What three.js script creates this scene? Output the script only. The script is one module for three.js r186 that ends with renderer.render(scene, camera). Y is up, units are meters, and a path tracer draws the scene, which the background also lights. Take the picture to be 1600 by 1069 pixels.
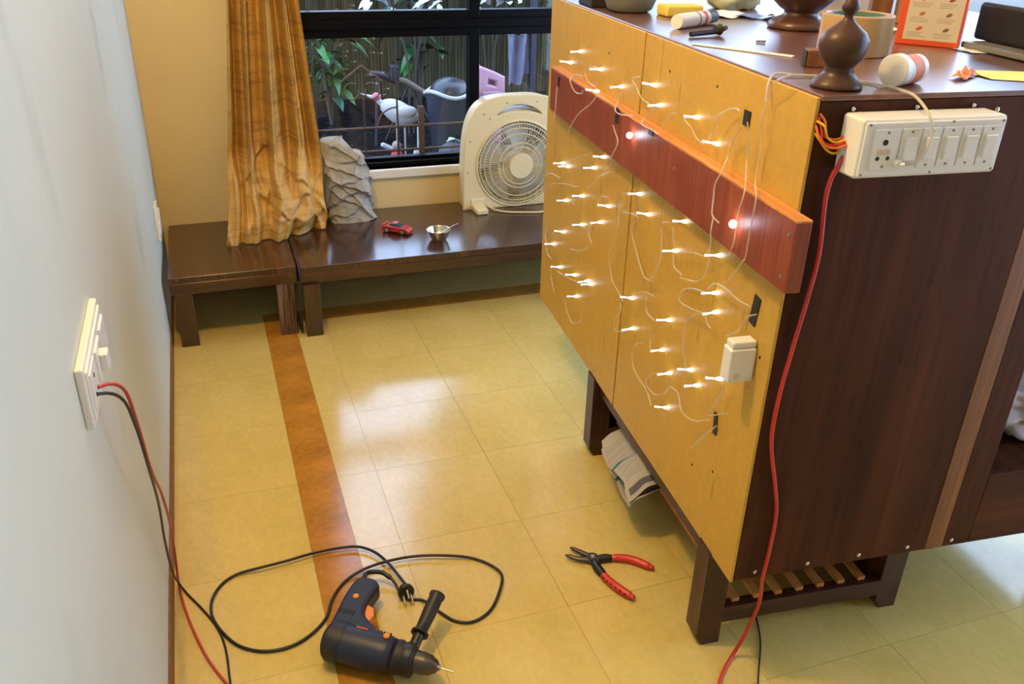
import * as THREE from 'three';
import { RoundedBoxGeometry } from 'three/addons/geometries/RoundedBoxGeometry.js';
import { mergeGeometries, mergeVertices, toCreasedNormals } from 'three/addons/utils/BufferGeometryUtils.js';
import { ImprovedNoise } from 'three/addons/math/ImprovedNoise.js';

// ------------------------------------------------------------------ camera, sky, lamp, exposure
const scene = new THREE.Scene();
const camera = new THREE.PerspectiveCamera(42.98, 1600 / 1069, 0.05, 60);
camera.position.set(0.197, 1.35, 3.26);
camera.rotation.order = 'YXZ';
camera.rotation.set(THREE.MathUtils.degToRad(-27.19), THREE.MathUtils.degToRad(-19.76), THREE.MathUtils.degToRad(1.55));
scene.background = new THREE.Color().setRGB(0.58, 0.80, 1.19);      // even overcast sky
scene.backgroundIntensity = 5.9;
const renderer = new THREE.WebGLRenderer({ antialias: true });
renderer.toneMapping = THREE.LinearToneMapping;
renderer.toneMappingExposure = 0.9;
renderer.shadowMap.enabled = true;
const lampLight = new THREE.PointLight(new THREE.Color().setRGB(1, 0.63, 0.225), 6.2, 0, 2);   // warm wall lamp high on the left wall
lampLight.position.set(0.13, 2.32, 1.88);
lampLight.castShadow = true;
lampLight.shadow.radius = 2;
scene.add(lampLight);

// ------------------------------------------------------------------ helpers
let seed = 7;
const rnd = () => { seed = (seed * 1664525 + 1013904223) >>> 0; return seed / 4294967296; };
const rr = (a, b) => a + (b - a) * rnd();
const V = (x, y, z) => new THREE.Vector3(x, y, z);
const noise = new ImprovedNoise();
const taken = new Map();
const numbered = (n) => { const k = taken.get(n) ?? 0; taken.set(n, k + 1); return k ? `${n}_${String(k).padStart(3, '0')}` : n; };
function mesh(name, geo, mat, parent = scene) {
  const m = new THREE.Mesh(geo, mat);
  m.name = parent === scene ? numbered(name) : name;
  m.castShadow = m.receiveShadow = true;
  parent.add(m);
  return m;
}
function thing(name, label, category, p = [0, 0, 0], turn = 0, group) {
  const o = new THREE.Group();
  o.name = numbered(name); o.position.set(...p); o.rotation.y = turn;
  o.userData = { label, category };
  if (group) o.userData.group = group;
  scene.add(o);
  return o;
}
function tag(o, label, category, group) { Object.assign(o.userData, { label, category }); if (group) o.userData.group = group; return o; }
function struct(o, label) { o.userData.kind = 'structure'; if (label) o.userData.label = label; return o; }
// uv in metres from the dominant normal axis
function uvm(g, s = 1, swap = false) {
  g = g.index ? g.toNonIndexed() : g;
  const p = g.attributes.position, n = p.count, uv = new Float32Array(n * 2);
  const a = V(), b = V(), c = V();
  for (let i = 0; i < n; i += 3) {
    a.fromBufferAttribute(p, i); b.fromBufferAttribute(p, i + 1); c.fromBufferAttribute(p, i + 2);
    const nn = b.clone().sub(a).cross(c.clone().sub(a));
    const ax = Math.abs(nn.x), ay = Math.abs(nn.y), az = Math.abs(nn.z);
    for (let k = 0; k < 3; k++) {
      const q = [a, b, c][k];
      let u, v;
      if (ax >= ay && ax >= az) { u = q.z; v = q.y; } else if (ay >= az) { u = q.x; v = q.z; } else { u = q.x; v = q.y; }
      uv[(i + k) * 2] = (swap ? v : u) * s; uv[(i + k) * 2 + 1] = (swap ? u : v) * s;
    }
  }
  g.setAttribute('uv', new THREE.BufferAttribute(uv, 2));
  return g;
}
// a box given by its two corners, edges rounded a little
function bx(x0, x1, y0, y1, z0, z1, r = 0, swap = false) {
  const w = x1 - x0, h = y1 - y0, d = z1 - z0;
  const g = r > 0 ? new RoundedBoxGeometry(w, h, d, 2, Math.min(r, w / 2.01, h / 2.01, d / 2.01)) : new THREE.BoxGeometry(w, h, d);
  g.translate((x0 + x1) / 2, (y0 + y1) / 2, (z0 + z1) / 2);
  return uvm(g, 1, swap);
}
const vec = (l) => l.map((p) => V(...p));
function tube(pts, r, seg = 0, rad = 7, closed = false) {
  const c = new THREE.CatmullRomCurve3(pts[0].isVector3 ? pts : vec(pts), closed, 'centripetal');
  return new THREE.TubeGeometry(c, seg || Math.max(6, pts.length * 6), r, rad, closed);
}
function rod(a, b, r, rad = 10) {
  a = Array.isArray(a) ? V(...a) : a; b = Array.isArray(b) ? V(...b) : b;
  const d = b.clone().sub(a), g = new THREE.CylinderGeometry(r, r, d.length(), rad);
  g.applyQuaternion(new THREE.Quaternion().setFromUnitVectors(V(0, 1, 0), d.clone().normalize()));
  g.translate((a.x + b.x) / 2, (a.y + b.y) / 2, (a.z + b.z) / 2);
  return g;
}
function ball(x, y, z, r, sx = 1, sy = 1, sz = 1) { const g = new THREE.SphereGeometry(r, 14, 10); g.scale(sx, sy, sz); g.translate(x, y, z); return g; }
const lathe = (pts, seg = 40) => new THREE.LatheGeometry(pts.map(([r, y]) => new THREE.Vector2(r, y)), seg);
const merge = (l) => mergeGeometries(l.map((g) => { const q = g.index ? g.toNonIndexed() : g; for (const k of Object.keys(q.attributes)) if (!['position', 'normal', 'uv'].includes(k)) q.deleteAttribute(k); return q; }));
function shape(pts) { const s = new THREE.Shape(); pts.forEach(([x, y], i) => (i ? s.lineTo(x, y) : s.moveTo(x, y))); s.closePath(); return s; }
function extr(s, depth, bevel = 0, cs = 16) { return new THREE.ExtrudeGeometry(s, { depth, bevelEnabled: bevel > 0, bevelSize: bevel, bevelThickness: bevel, bevelSegments: 2, curveSegments: cs }); }
// a grid surface from a function of u, v
function surf(f, nu, nv) {
  const pos = [], uv = [], idx = [];
  for (let j = 0; j <= nv; j++) for (let i = 0; i <= nu; i++) { const p = f(i / nu, j / nv); pos.push(p[0], p[1], p[2]); uv.push(p[3] ?? i / nu, p[4] ?? j / nv); }
  for (let j = 0; j < nv; j++) for (let i = 0; i < nu; i++) { const a = j * (nu + 1) + i, b = a + 1, c = a + nu + 1, d = c + 1; idx.push(a, c, b, b, c, d); }
  const g = new THREE.BufferGeometry();
  g.setAttribute('position', new THREE.Float32BufferAttribute(pos, 3)); g.setAttribute('uv', new THREE.Float32BufferAttribute(uv, 2)); g.setIndex(idx);
  g.computeVertexNormals();
  return g;
}
const lerp = (a, b, t) => a + (b - a) * t, clamp = (x) => Math.max(0, Math.min(1, x));
const smooth = (a, b, x) => { const t = clamp((x - a) / (b - a)); return t * t * (3 - 2 * t); };
const table = (t, x) => { for (let i = 1; i < t.length; i++) if (x <= t[i][0]) return lerp(t[i - 1][1], t[i][1], (x - t[i - 1][0]) / (t[i][0] - t[i - 1][0])); return t[t.length - 1][1]; };

// ------------------------------------------------------------------ textures: what surfaces are made of
const hash = (x, y, s) => { let h = (x * 374761393 + y * 668265263 + s * 974711) | 0; h = Math.imul(h ^ (h >>> 13), 1274126177); return ((h ^ (h >>> 16)) >>> 0) / 4294967296; };
function vn(x, y, px, py, s) {            // value noise that repeats after px, py cells
  const xi = Math.floor(x), yi = Math.floor(y), fx = x - xi, fy = y - yi, u = fx * fx * (3 - 2 * fx), v = fy * fy * (3 - 2 * fy);
  const m = (a, n) => ((a % n) + n) % n;
  const h = (a, b) => hash(m(a, px), m(b, py), s);
  return lerp(lerp(h(xi, yi), h(xi + 1, yi), u), lerp(h(xi, yi + 1), h(xi + 1, yi + 1), u), v);
}
const fbm = (x, y, cx, cy, s, o = 4) => { let v = 0, a = 0.5, t = 0; for (let i = 0; i < o; i++) { v += a * vn(x * cx, y * cy, cx, cy, s + i); t += a; a /= 2; cx *= 2; cy *= 2; } return v / t; };
function tex(w, h, f, size = [1, 1], color = true) {
  const d = new Uint8Array(w * h * 4);
  for (let j = 0; j < h; j++) for (let i = 0; i < w; i++) { const c = f(i / w, j / h), k = (j * w + i) * 4; for (let n = 0; n < 3; n++) d[k + n] = Math.max(0, Math.min(255, (Array.isArray(c) ? c[n] : c) * 255)); d[k + 3] = 255; }
  const t = new THREE.DataTexture(d, w, h, THREE.RGBAFormat);
  t.wrapS = t.wrapT = THREE.RepeatWrapping; t.magFilter = THREE.LinearFilter; t.minFilter = THREE.LinearMipmapLinearFilter; t.generateMipmaps = true;
  if (color) t.colorSpace = THREE.SRGBColorSpace;
  t.repeat.set(1 / size[0], 1 / size[1]); t.needsUpdate = true;
  return t;
}
const S = (c) => { const k = new THREE.Color(c); return k; };
const mat = (color, roughness = 0.5, o = {}) => new THREE.MeshStandardMaterial({ color: Array.isArray(color) ? new THREE.Color().setRGB(...color) : S(color), roughness, ...o });
const tint = (base, k) => base.map((c) => c * k);
// wood grain: runs along v unless the uv is swapped
function woodTex(base, dark, s, size = [0.5, 1.0], streak = 0.5) {
  return tex(256, 512, (x, y) => {
    const g = fbm(x, y, 40, 3, s, 3), l = fbm(x, y, 5, 2, s + 9, 3), p = fbm(x, y, 90, 12, s + 20, 2);
    const t = clamp(streak * (g - 0.5) * 2.2 + (l - 0.5) * 1.1 + 0.5 + (p > 0.72 ? 0.25 : 0));
    return base.map((c, i) => lerp(c, dark[i], t));
  }, size);
}
const DS = { side: THREE.DoubleSide };
const T = {};
T.tile = [0, 1, 2].map((k) => tex(256, 256, (x, y) => {
  const m = fbm(x, y, 3, 3, 40 + k, 4), f = fbm(x, y, 34, 20, 50 + k, 3), sp = vn(x * 60, y * 60, 60, 60, 60 + k);
  const spot = sp > 0.985 ? 0.14 : 0, v = 0.83 + (m - 0.5) * 0.06 + (f - 0.5) * 0.06 - spot;
  return [v * 0.985, v * 0.875, v * (0.515 + (m - 0.5) * 0.06)];
}, [0.3, 0.3]));
T.strip = tex(256, 256, (x, y) => { const m = fbm(x, y, 4, 4, 5, 4), f = fbm(x, y, 30, 30, 6, 3), v = 0.9 + (m - 0.5) * 0.2 + (f - 0.5) * 0.16; return [0.76 * v, 0.53 * v, 0.20 * v]; }, [0.3, 0.3]);
T.wallCream = tex(256, 256, (x, y) => { const m = fbm(x, y, 4, 4, 71, 5), v = 0.97 + (m - 0.5) * 0.05; return [0.88 * v, 0.785 * v, 0.555 * v]; }, [1.2, 1.2]);
T.wallWhite = tex(512, 512, (x, y) => {
  const m = fbm(x, y, 4, 4, 81, 5), d = fbm(x, y, 7, 3, 85, 4), v = 0.98 + (m - 0.5) * 0.05 - Math.max(0, d - 0.66) * 0.5;
  return [0.825 * v, 0.845 * v, 0.795 * v];
}, [1.6, 1.6]);
T.plaster = tex(256, 256, (x, y) => fbm(x, y, 24, 24, 91, 4), [0.5, 0.5], false);
T.bench = woodTex([0.30, 0.15, 0.10], [0.16, 0.075, 0.05], 3, [0.35, 0.8], 0.6);
T.side = woodTex([0.37, 0.205, 0.11], [0.215, 0.11, 0.06], 13, [0.5, 0.9], 0.26);
T.leg = woodTex([0.33, 0.19, 0.13], [0.21, 0.11, 0.08], 23, [0.2, 0.5], 0.6);
T.top = woodTex([0.47, 0.29, 0.22], [0.34, 0.19, 0.14], 33, [0.45, 1.1], 0.5);
T.ledge = woodTex([0.60, 0.29, 0.17], [0.46, 0.20, 0.11], 43, [0.25, 0.3], 0.55);
T.bare = woodTex([0.86, 0.60, 0.32], [0.70, 0.44, 0.20], 53, [0.2, 0.6], 0.6);
T.stripWood = woodTex([0.56, 0.36, 0.17], [0.43, 0.26, 0.12], 57, [0.1, 0.6], 0.6);
T.panel = tex(512, 512, (x, y) => {
  const m = fbm(x, y, 3, 3, 101, 4), f = fbm(x, y, 60, 60, 105, 2), g = fbm(x, y, 40, 5, 109, 3), sc = fbm(x, y, 50, 6, 112, 2);
  let v = 0.97 + (m - 0.5) * 0.07 + (f - 0.5) * 0.06 + (g - 0.5) * 0.04;
  if (sc > 0.80) v -= (sc - 0.80) * 1.3;
  return [0.80 * v, 0.63 * v, 0.25 * v];
}, [0.62, 0.62]);
T.curtain = tex(512, 512, (x, y) => {
  const slub = fbm(x, y, 5, 220, 121, 1), fine = fbm(x, y, 150, 150, 125, 2), band = fbm(x, y, 3, 30, 128, 3);
  let v = 0.9 + (fine - 0.5) * 0.14 + (band - 0.5) * 0.14;
  const d = Math.max(0, slub - 0.62) * 1.5;
  v -= d * 0.26;
  return [0.84 * v, (0.665 - d * 0.03) * v, 0.345 * v];
}, [1, 1]);
T.cloth = tex(256, 256, (x, y) => { const v = 0.95 + (fbm(x, y, 60, 60, 131, 2) - 0.5) * 0.2 + (fbm(x, y, 4, 4, 134, 3) - 0.5) * 0.15; return [0.66 * v, 0.635 * v, 0.58 * v]; });
T.soil = tex(256, 256, (x, y) => { const f = fbm(x, y, 30, 30, 141, 3), l = vn(x * 50, y * 50, 50, 50, 144), v = 0.5 + (f - 0.5) * 0.8; return l > 0.9 ? [0.52 * v, 0.47 * v, 0.46 * v] : [0.19 * v, 0.16 * v, 0.17 * v]; }, [0.9, 0.9]);
T.fence = woodTex([0.33, 0.315, 0.235], [0.15, 0.135, 0.09], 63, [0.2, 1.2], 0.7);

const M = {
  tile: T.tile.map((t) => new THREE.MeshPhysicalMaterial({ map: t, roughness: 0.16, clearcoat: 0.5, clearcoatRoughness: 0.12 })),
  strip: mat('#fff', 0.14, { map: T.strip }),
  grout: mat([0.30, 0.22, 0.09], 0.8),
  cream: mat('#fff', 0.75, { map: T.wallCream, bumpMap: T.plaster, bumpScale: 0.0006 }),
  white: mat('#fff', 0.55, { map: T.wallWhite, bumpMap: T.plaster, bumpScale: 0.0006 }),
  ceiling: mat([0.78, 0.76, 0.70], 0.9),
  frame: new THREE.MeshPhysicalMaterial({ color: new THREE.Color().setRGB(0.0022, 0.0022, 0.0026), roughness: 0.4, specularIntensity: 0.2 }),
  glass: new THREE.MeshPhysicalMaterial({ color: 0xffffff, roughness: 0, transmission: 1, thickness: 0, ior: 1.5 }),
  sill: mat([0.74, 0.70, 0.60], 0.45),
  bench: new THREE.MeshPhysicalMaterial({ map: T.bench, roughness: 0.2, ior: 1.6, clearcoat: 0.5, clearcoatRoughness: 0.16 }),
  benchWorn: mat([0.22, 0.16, 0.13], 0.6, { map: null }),
  side: new THREE.MeshPhysicalMaterial({ map: T.side, roughness: 0.6, specularIntensity: 0.25 }),
  leg: mat('#fff', 0.4, { map: T.leg }),
  top: new THREE.MeshPhysicalMaterial({ map: T.top, roughness: 0.32, ior: 1.8, clearcoat: 1, clearcoatRoughness: 0.32 }),
  ledge: mat('#fff', 0.42, { map: T.ledge }),
  bare: mat('#fff', 0.75, { map: T.bare }),
  stripWood: mat('#fff', 0.6, { map: T.stripWood }),
  panel: mat('#fff', 0.45, { map: T.panel }),
  dark: mat([0.02, 0.016, 0.013], 0.7),
  black: mat([0.012, 0.012, 0.013], 0.45),
  blackTape: mat([0.015, 0.014, 0.014], 0.55),
  cordBlack: mat([0.012, 0.012, 0.014], 0.4),
  cream2: mat([0.80, 0.76, 0.66], 0.35),
  fan: mat([0.70, 0.58, 0.33], 0.35),
  fanDark: mat([0.30, 0.30, 0.30], 0.4),
  plastic: mat([0.80, 0.79, 0.74], 0.3),
  plasticGrey: mat([0.60, 0.60, 0.56], 0.3),
  hole: mat([0.02, 0.02, 0.02], 0.8),
  steel: mat([0.62, 0.60, 0.56], 0.25, { metalness: 1 }),
  steelDark: mat([0.10, 0.085, 0.075], 0.42, { metalness: 0.85 }),
  red: mat([0.60, 0.03, 0.015], 0.38),
  redWire: mat([0.55, 0.035, 0.02], 0.42),
  orangeWire: mat([0.80, 0.16, 0.02], 0.42),
  yellowWire: mat([0.80, 0.50, 0.03], 0.42),
  orange: mat([0.80, 0.26, 0.02], 0.4),
  drillBlue: mat([0.012, 0.02, 0.048], 0.45),
  drillGrey: mat([0.016, 0.017, 0.02], 0.5),
  curtain: new THREE.MeshPhysicalMaterial({ color: 0xffffff, map: T.curtain, roughness: 0.5, sheen: 0.5, sheenColor: new THREE.Color(0.9, 0.7, 0.35), sheenRoughness: 0.4, side: THREE.DoubleSide }),
  cloth: mat('#fff', 0.9, { map: T.cloth, ...DS }),
  turned: mat([0.085, 0.036, 0.02], 0.28),
  finial: new THREE.MeshPhysicalMaterial({ color: new THREE.Color().setRGB(0.065, 0.03, 0.017), roughness: 0.36, specularIntensity: 0.55 }),
  soil: new THREE.MeshPhysicalMaterial({ map: T.soil, roughness: 1, specularIntensity: 0.08 }),
  fence: new THREE.MeshPhysicalMaterial({ map: T.fence, roughness: 1, specularIntensity: 0.08 }),
  paper: mat([0.85, 0.86, 0.87], 0.45, DS),
  screwGrey: mat([0.20, 0.185, 0.13], 0.5),
  tan: mat([0.62, 0.46, 0.27], 0.5),
};

// ------------------------------------------------------------------ the room
const RX = 2.8, RZ = 5.3, RY = 2.8;
{
  const floor = struct(mesh('floor', bx(-0.15, RX + 0.15, -0.12, -0.0025, -0.18, RZ + 0.15), M.grout), 'yellow tiled floor with a brown border strip');
  const cache = {};
  const put = (name, x0, x1, z0, z1, m) => {
    const w = +(x1 - x0 - 0.0007).toFixed(4), d = +(z1 - z0 - 0.0007).toFixed(4), k = w + '_' + d;
    cache[k] ??= bx(-w / 2, w / 2, -0.006, 0, -d / 2, d / 2);
    const t = mesh(name, cache[k], m, floor);
    t.position.set((x0 + x1) / 2, -rr(0, 0.0003), (z0 + z1) / 2);
    if (name === 'tile' && rnd() < 0.5) t.rotation.y = Math.PI;
  };
  const pick = () => M.tile[Math.floor(rnd() * 3)];
  const xs = [0.4015, 0.502]; while (xs[xs.length - 1] < RX) xs.push(Math.min(RX, xs[xs.length - 1] + 0.2955));
  const zs = [0, 0.174, 0.4765]; while (zs[zs.length - 1] < RZ) zs.push(Math.min(RZ, zs[zs.length - 1] + 0.3025));
  const zr = [0.43, 0.779]; while (zr[zr.length - 1] < RZ) zr.push(Math.min(RZ, zr[zr.length - 1] + 0.3025));
  for (let j = 1; j < zs.length; j++) put('tile', 0, 0.300, zs[j - 1], zs[j], pick());
  put('tile', 0.300, 0.4015, 0, 0.337, pick());
  for (let i = 1; i < xs.length; i++) { put('tile', xs[i - 1], xs[i], 0, 0.337, pick()); for (let j = 1; j < zr.length; j++) put('tile', xs[i - 1], xs[i], zr[j - 1], zr[j], pick()); }
  for (let z = 0.337; z < RZ - 0.01; z += 0.605) put('border_strip', 0.300, 0.4015, z, Math.min(RZ, z + 0.605), M.strip);
  for (let x = 0.4015; x < RX - 0.01; x += 0.605) put('border_strip', x, Math.min(RX, x + 0.605), 0.337, 0.43, M.strip);
}
function wallWithHole(name, w, h, hole, depth, m) {         // in its own xy plane
  const s = shape([[0, 0], [w, 0], [w, h], [0, h]]);
  if (hole) { const [a, b, c, d] = hole, p = new THREE.Path(); p.moveTo(a, c); p.lineTo(a, d); p.lineTo(b, d); p.lineTo(b, c); p.closePath(); s.holes.push(p); }
  return struct(mesh(name, extr(s, depth), m));
}
struct(mesh('wall_left', bx(-0.15, 0, 0, RY, -0.18, RZ), M.white), 'plain off-white left wall');
const WX0 = 0.40, WX1 = 2.68, WY0 = 0.40, WY1 = 2.15;
const wb = wallWithHole('wall_back', RX, RY, [WX0, WX1, WY0, WY1], 0.18, M.cream); wb.position.set(0, 0, -0.18); wb.userData.label = 'cream back wall with the window';
const RW = [0.2, 3.6, 0.06, 2.2];
const wr = wallWithHole('wall_right', RZ + 0.18, RY, [RZ - RW[1], RZ - RW[0], RW[2], RW[3]], 0.15, M.cream); wr.rotation.y = Math.PI / 2; wr.position.set(RX, 0, RZ); wr.userData.label = 'cream right wall with a wide window';
struct(mesh('wall_front', bx(-0.15, RX + 0.15, 0, RY, RZ, RZ + 0.15), M.cream), 'cream wall behind the camera');
struct(mesh('ceiling', bx(-0.15, RX + 0.15, RY, RY + 0.15, -0.18, RZ + 0.15), M.ceiling), 'white ceiling');
struct(mesh('baseboard_left', bx(0.0, 0.004, 0, 0.055, 0, RZ, 0.001, true), M.stripWood), 'thin brown skirting along the left wall');
struct(mesh('baseboard_back', bx(0.004, RX, 0, 0.055, 0, 0.004, 0.001), M.stripWood), 'thin brown skirting along the back wall');

function makeWindow(name, label, xs, y0, y1, transom, w = 0.04) {     // in its own xy plane, glass at z = 0
  const g = new THREE.Group(); g.name = numbered(name); g.userData = { kind: 'structure', label }; scene.add(g);
  const x0 = xs[0], x1 = xs[xs.length - 1];
  mesh('bottom_rail', merge([bx(x0, x1, y0, y0 + 0.018, -0.035, 0.035, 0.003), bx(x0, x1, y0 + 0.018, y0 + 0.03, -0.02, 0.012, 0.003)]), M.frame, g);
  mesh('top_rail', bx(x0, x1, y1 - 0.045, y1, -0.035, 0.03, 0.003), M.frame, g);
  if (transom) mesh('transom', merge([bx(x0, x1, transom[0], transom[1], -0.03, 0.018, 0.003), bx(x0, x1, transom[0] + 0.03, transom[0] + 0.062, 0.015, 0.03, 0.003)]), M.frame, g);
  xs.forEach((x, i) => {
    const a = i === 0 ? x : i === xs.length - 1 ? x - w : x - w / 2;
    mesh('mullion', bx(a, a + w, y0 + 0.03, y1 - 0.03, -0.03, 0.02, 0.003), M.frame, g);
    if (!i) return;
    const l = xs[i - 1] + w * 0.4, r = x - w * 0.4, rows = transom ? [[y0 + 0.022, transom[0] + 0.01], [transom[1] - 0.01, y1 - 0.035]] : [[y0 + 0.035, y1 - 0.035]];
    for (const [b, t] of rows) mesh('pane', new THREE.PlaneGeometry(r - l, t - b).translate((l + r) / 2, (b + t) / 2, -0.012), M.glass, g);
  });
  return g;
}
const win = makeWindow('window_1', 'black framed garden window with a transom', [WX0, 1.20, 1.82, 2.26, WX1], WY0, WY1, [0.877, 0.968]);
win.position.z = -0.062;
mesh('window_sill', bx(WX0, WX1, 0.366, 0.4, -0.18, 0.016, 0.004), M.sill, win).position.z = 0.062;
const win2 = makeWindow('window_2', 'black framed wide window in the right wall', [0, 0.85, 1.7, 2.55, 3.4], RW[2], RW[3], null);
win2.rotation.y = -Math.PI / 2; win2.position.set(RX + 0.06, 0, RW[0]);

// the lamp on the left wall that gives the warm light
{
  const l = thing('wall_lamp', 'warm bulb lamp mounted high on the left wall', 'lamp', [0, 2.32, 1.88]);
  mesh('wall_plate', bx(0, 0.018, -0.05, 0.05, -0.04, 0.04, 0.004), M.plastic, l);
  mesh('holder', rod([0.015, 0.0, 0], [0.085, 0, 0], 0.02), M.plastic, l);
  mesh('bulb', new THREE.SphereGeometry(0.045, 20, 14).translate(0.13, 0, 0), new THREE.MeshStandardMaterial({ color: 0xffffff, emissive: new THREE.Color().setRGB(1, 0.63, 0.225), emissiveIntensity: 6 }), l);
}

// ------------------------------------------------------------------ the garden outside
struct(mesh('ground', bx(-4, 9, -0.25, -0.02, -9, -0.18), M.soil), 'dark garden soil outside the window');
struct(mesh('added_eave', bx(-0.6, RX + 0.6, 2.5, 2.62, -0.95, -0.18), M.ceiling), 'unseen sunshade slab added to keep sky light off the garden');  // out of view, added to cut the sky light on the garden
{
  const f = thing('garden_fence', 'weathered upright plank fence at the back of the garden', 'fence', [0, -0.02, -3.3]);
  const gs = [0, 1, 2, 3].map((k) => bx(-0.0632, 0.0632, 0, 1.42 + k * 0.03, -0.011, 0.011));
  for (let x = -0.9, k = 0; x < 6.4; x += 0.128, k++) { const p = mesh('plank', gs[k * 7 % 4], M.fence, f); p.position.set(x, 0, rr(-0.008, 0.008)); p.rotation.y = rr(-0.03, 0.03); }
  for (const y of [0.35, 1.15]) mesh('fence_rail', bx(-1, 6.5, y, y + 0.07, -0.055, -0.02, 0), M.fence, f);
}
function leafGeo(l, w, curl) {
  return surf((u, v) => { const s = Math.sin(Math.PI * Math.pow(v, 0.8)) * w * 0.5; const x = (u * 2 - 1) * s; return [x, -curl * v * v * l + Math.abs(u * 2 - 1) * s * 0.35, v * l]; }, 2, 5);
}
const leafM = ['#1c4a1e', '#2c6e2c', '#15381a', '#3b6a2f', '#1d4a34'].map((c) => mat(c, 0.35, DS));
const leafG = [leafGeo(0.11, 0.06, 0.5), leafGeo(0.085, 0.05, 0.35), leafGeo(0.14, 0.05, 0.7)];
const barkM = mat([0.06, 0.045, 0.035], 0.85);
function shrub(name, label, [x, z], h, spread, n, big = 1, group) {
  const g = thing(name, label, 'shrub', [x, -0.02, z], 0, group);
  const stems = [];
  for (let i = 0; i < 5; i++) {
    const a = i * 1.257 + rnd(), r = spread * rr(0.35, 0.8);
    const pts = vec([[0, 0, 0], [Math.cos(a) * r * 0.25, h * 0.4, Math.sin(a) * r * 0.25], [Math.cos(a) * r * 0.6, h * 0.72, Math.sin(a) * r * 0.6], [Math.cos(a) * r, h * rr(0.9, 1), Math.sin(a) * r]]);
    stems.push(pts); mesh('stem', tube(pts, 0.008 + 0.004 * h, 8, 5), barkM, g);
  }
  for (let i = 0; i < n; i++) {
    const t = rr(0.25, 1), p = new THREE.CatmullRomCurve3(stems[i % 5]).getPoint(t);
    const l = mesh('leaf', leafG[i % 3], leafM[Math.floor(rnd() * leafM.length)], g);
    l.position.set(p.x + rr(-1, 1) * spread * 0.4, p.y + rr(-0.5, 0.5) * 0.25 * h, p.z + rr(-1, 1) * spread * 0.35);
    l.rotation.set(rr(-0.6, 0.5), rr(0, 6.28), rr(-0.4, 0.4)); l.scale.setScalar(big * rr(0.8, 1.3));
  }
  return g;
}
shrub('leafy_shrub', 'bright green leafy shrub beside the curtain, in front of the fence', [0.98, -2.55], 0.62, 0.24, 70, 1);
shrub('leafy_shrub', 'tall shrub behind the mullion above the white bird ornament', [1.62, -2.75], 1.1, 0.28, 90, 1.1);
shrub('leafy_shrub', 'shrub with large leaves at the top of the right window pane', [2.7, -2.7], 1.15, 0.32, 90, 1.2);
shrub('leafy_shrub', 'tall dark shrub half hidden by the curtain', [0.40, -2.7], 1.15, 0.3, 80, 1.2);
const paleM = mat([0.62, 0.68, 0.72], 0.4, DS);
for (const [x, z, lab, xs] of [[1.45, -2.2, 'pale leaved shrub above the white bird, left of the mullion', 0.26], [2.0, -2.3, 'pale leaved shrub at the top of the right window pane', 0.2]]) {
  const g = thing('pale_shrub', lab, 'shrub', [x, -0.02, z]);
  for (let i = 0; i < 3; i++) mesh('stem', tube([[0.03 * i - 0.03, 0, 0], [rr(-0.05, 0.05), 0.45, 0], [lerp(-0.6, 0.6, i / 2) * xs, 0.86, rr(-0.05, 0.05)]], 0.007, 10, 5), barkM, g);
  for (let i = 0; i < 34; i++) { const l = mesh('leaf', leafG[i % 3], i % 4 ? paleM : leafM[i % 5], g); l.position.set(rr(-1, 1) * xs, rr(0.72, 0.98), rr(-0.12, 0.12)); l.rotation.set(rr(-0.5, 0.9), rr(0, 6.28), rr(-0.4, 0.4)); l.scale.setScalar(rr(0.6, 1)); }
}
struct(mesh('gap_blocking_wall', bx(-4, 9, -0.02, 1.35, -3.75, -3.6), mat([0.30, 0.28, 0.24], 0.9)), 'grey wall added behind the plank fence to block sky in its gaps');  // added so no bright sky shows between the planks
{ // unseen tree added beyond the fence to block sky in the right panes
  const g = thing('sky_blocking_tree', 'unseen tall tree added behind the plank fence to block reflected sky', 'tree', [3.3, -0.02, -4.6]);
  mesh('trunk', tube([[0, 0, 0], [0.05, 1.0, 0.03], [-0.02, 2.0, 0], [0.05, 3.4, 0.05]], 0.09, 20, 9), barkM, g);
  for (const [x, y, z, r] of [[0, 3.2, 0.2, 0.95], [0.55, 2.7, 0.3, 0.6], [-0.35, 4.2, 0, 0.85], [0.4, 4.5, -0.2, 0.8], [-0.45, 5.4, 0, 1.0], [0.5, 5.7, 0, 0.9]]) {
    const q = new THREE.IcosahedronGeometry(r, 5), p = q.attributes.position;
    for (let i = 0; i < p.count; i++) { const X = p.getX(i), Y = p.getY(i), Z = p.getZ(i), k = 1 + 0.25 * noise.noise(X * 3 + x, Y * 3, Z * 3) + 0.16 * noise.noise(X * 9, Y * 9 + y, Z * 9); p.setXYZ(i, X * k + x, Y * k + y, Z * k + z); }
    q.computeVertexNormals(); mesh('foliage', q, leafM[2], g);
  }
}

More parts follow.
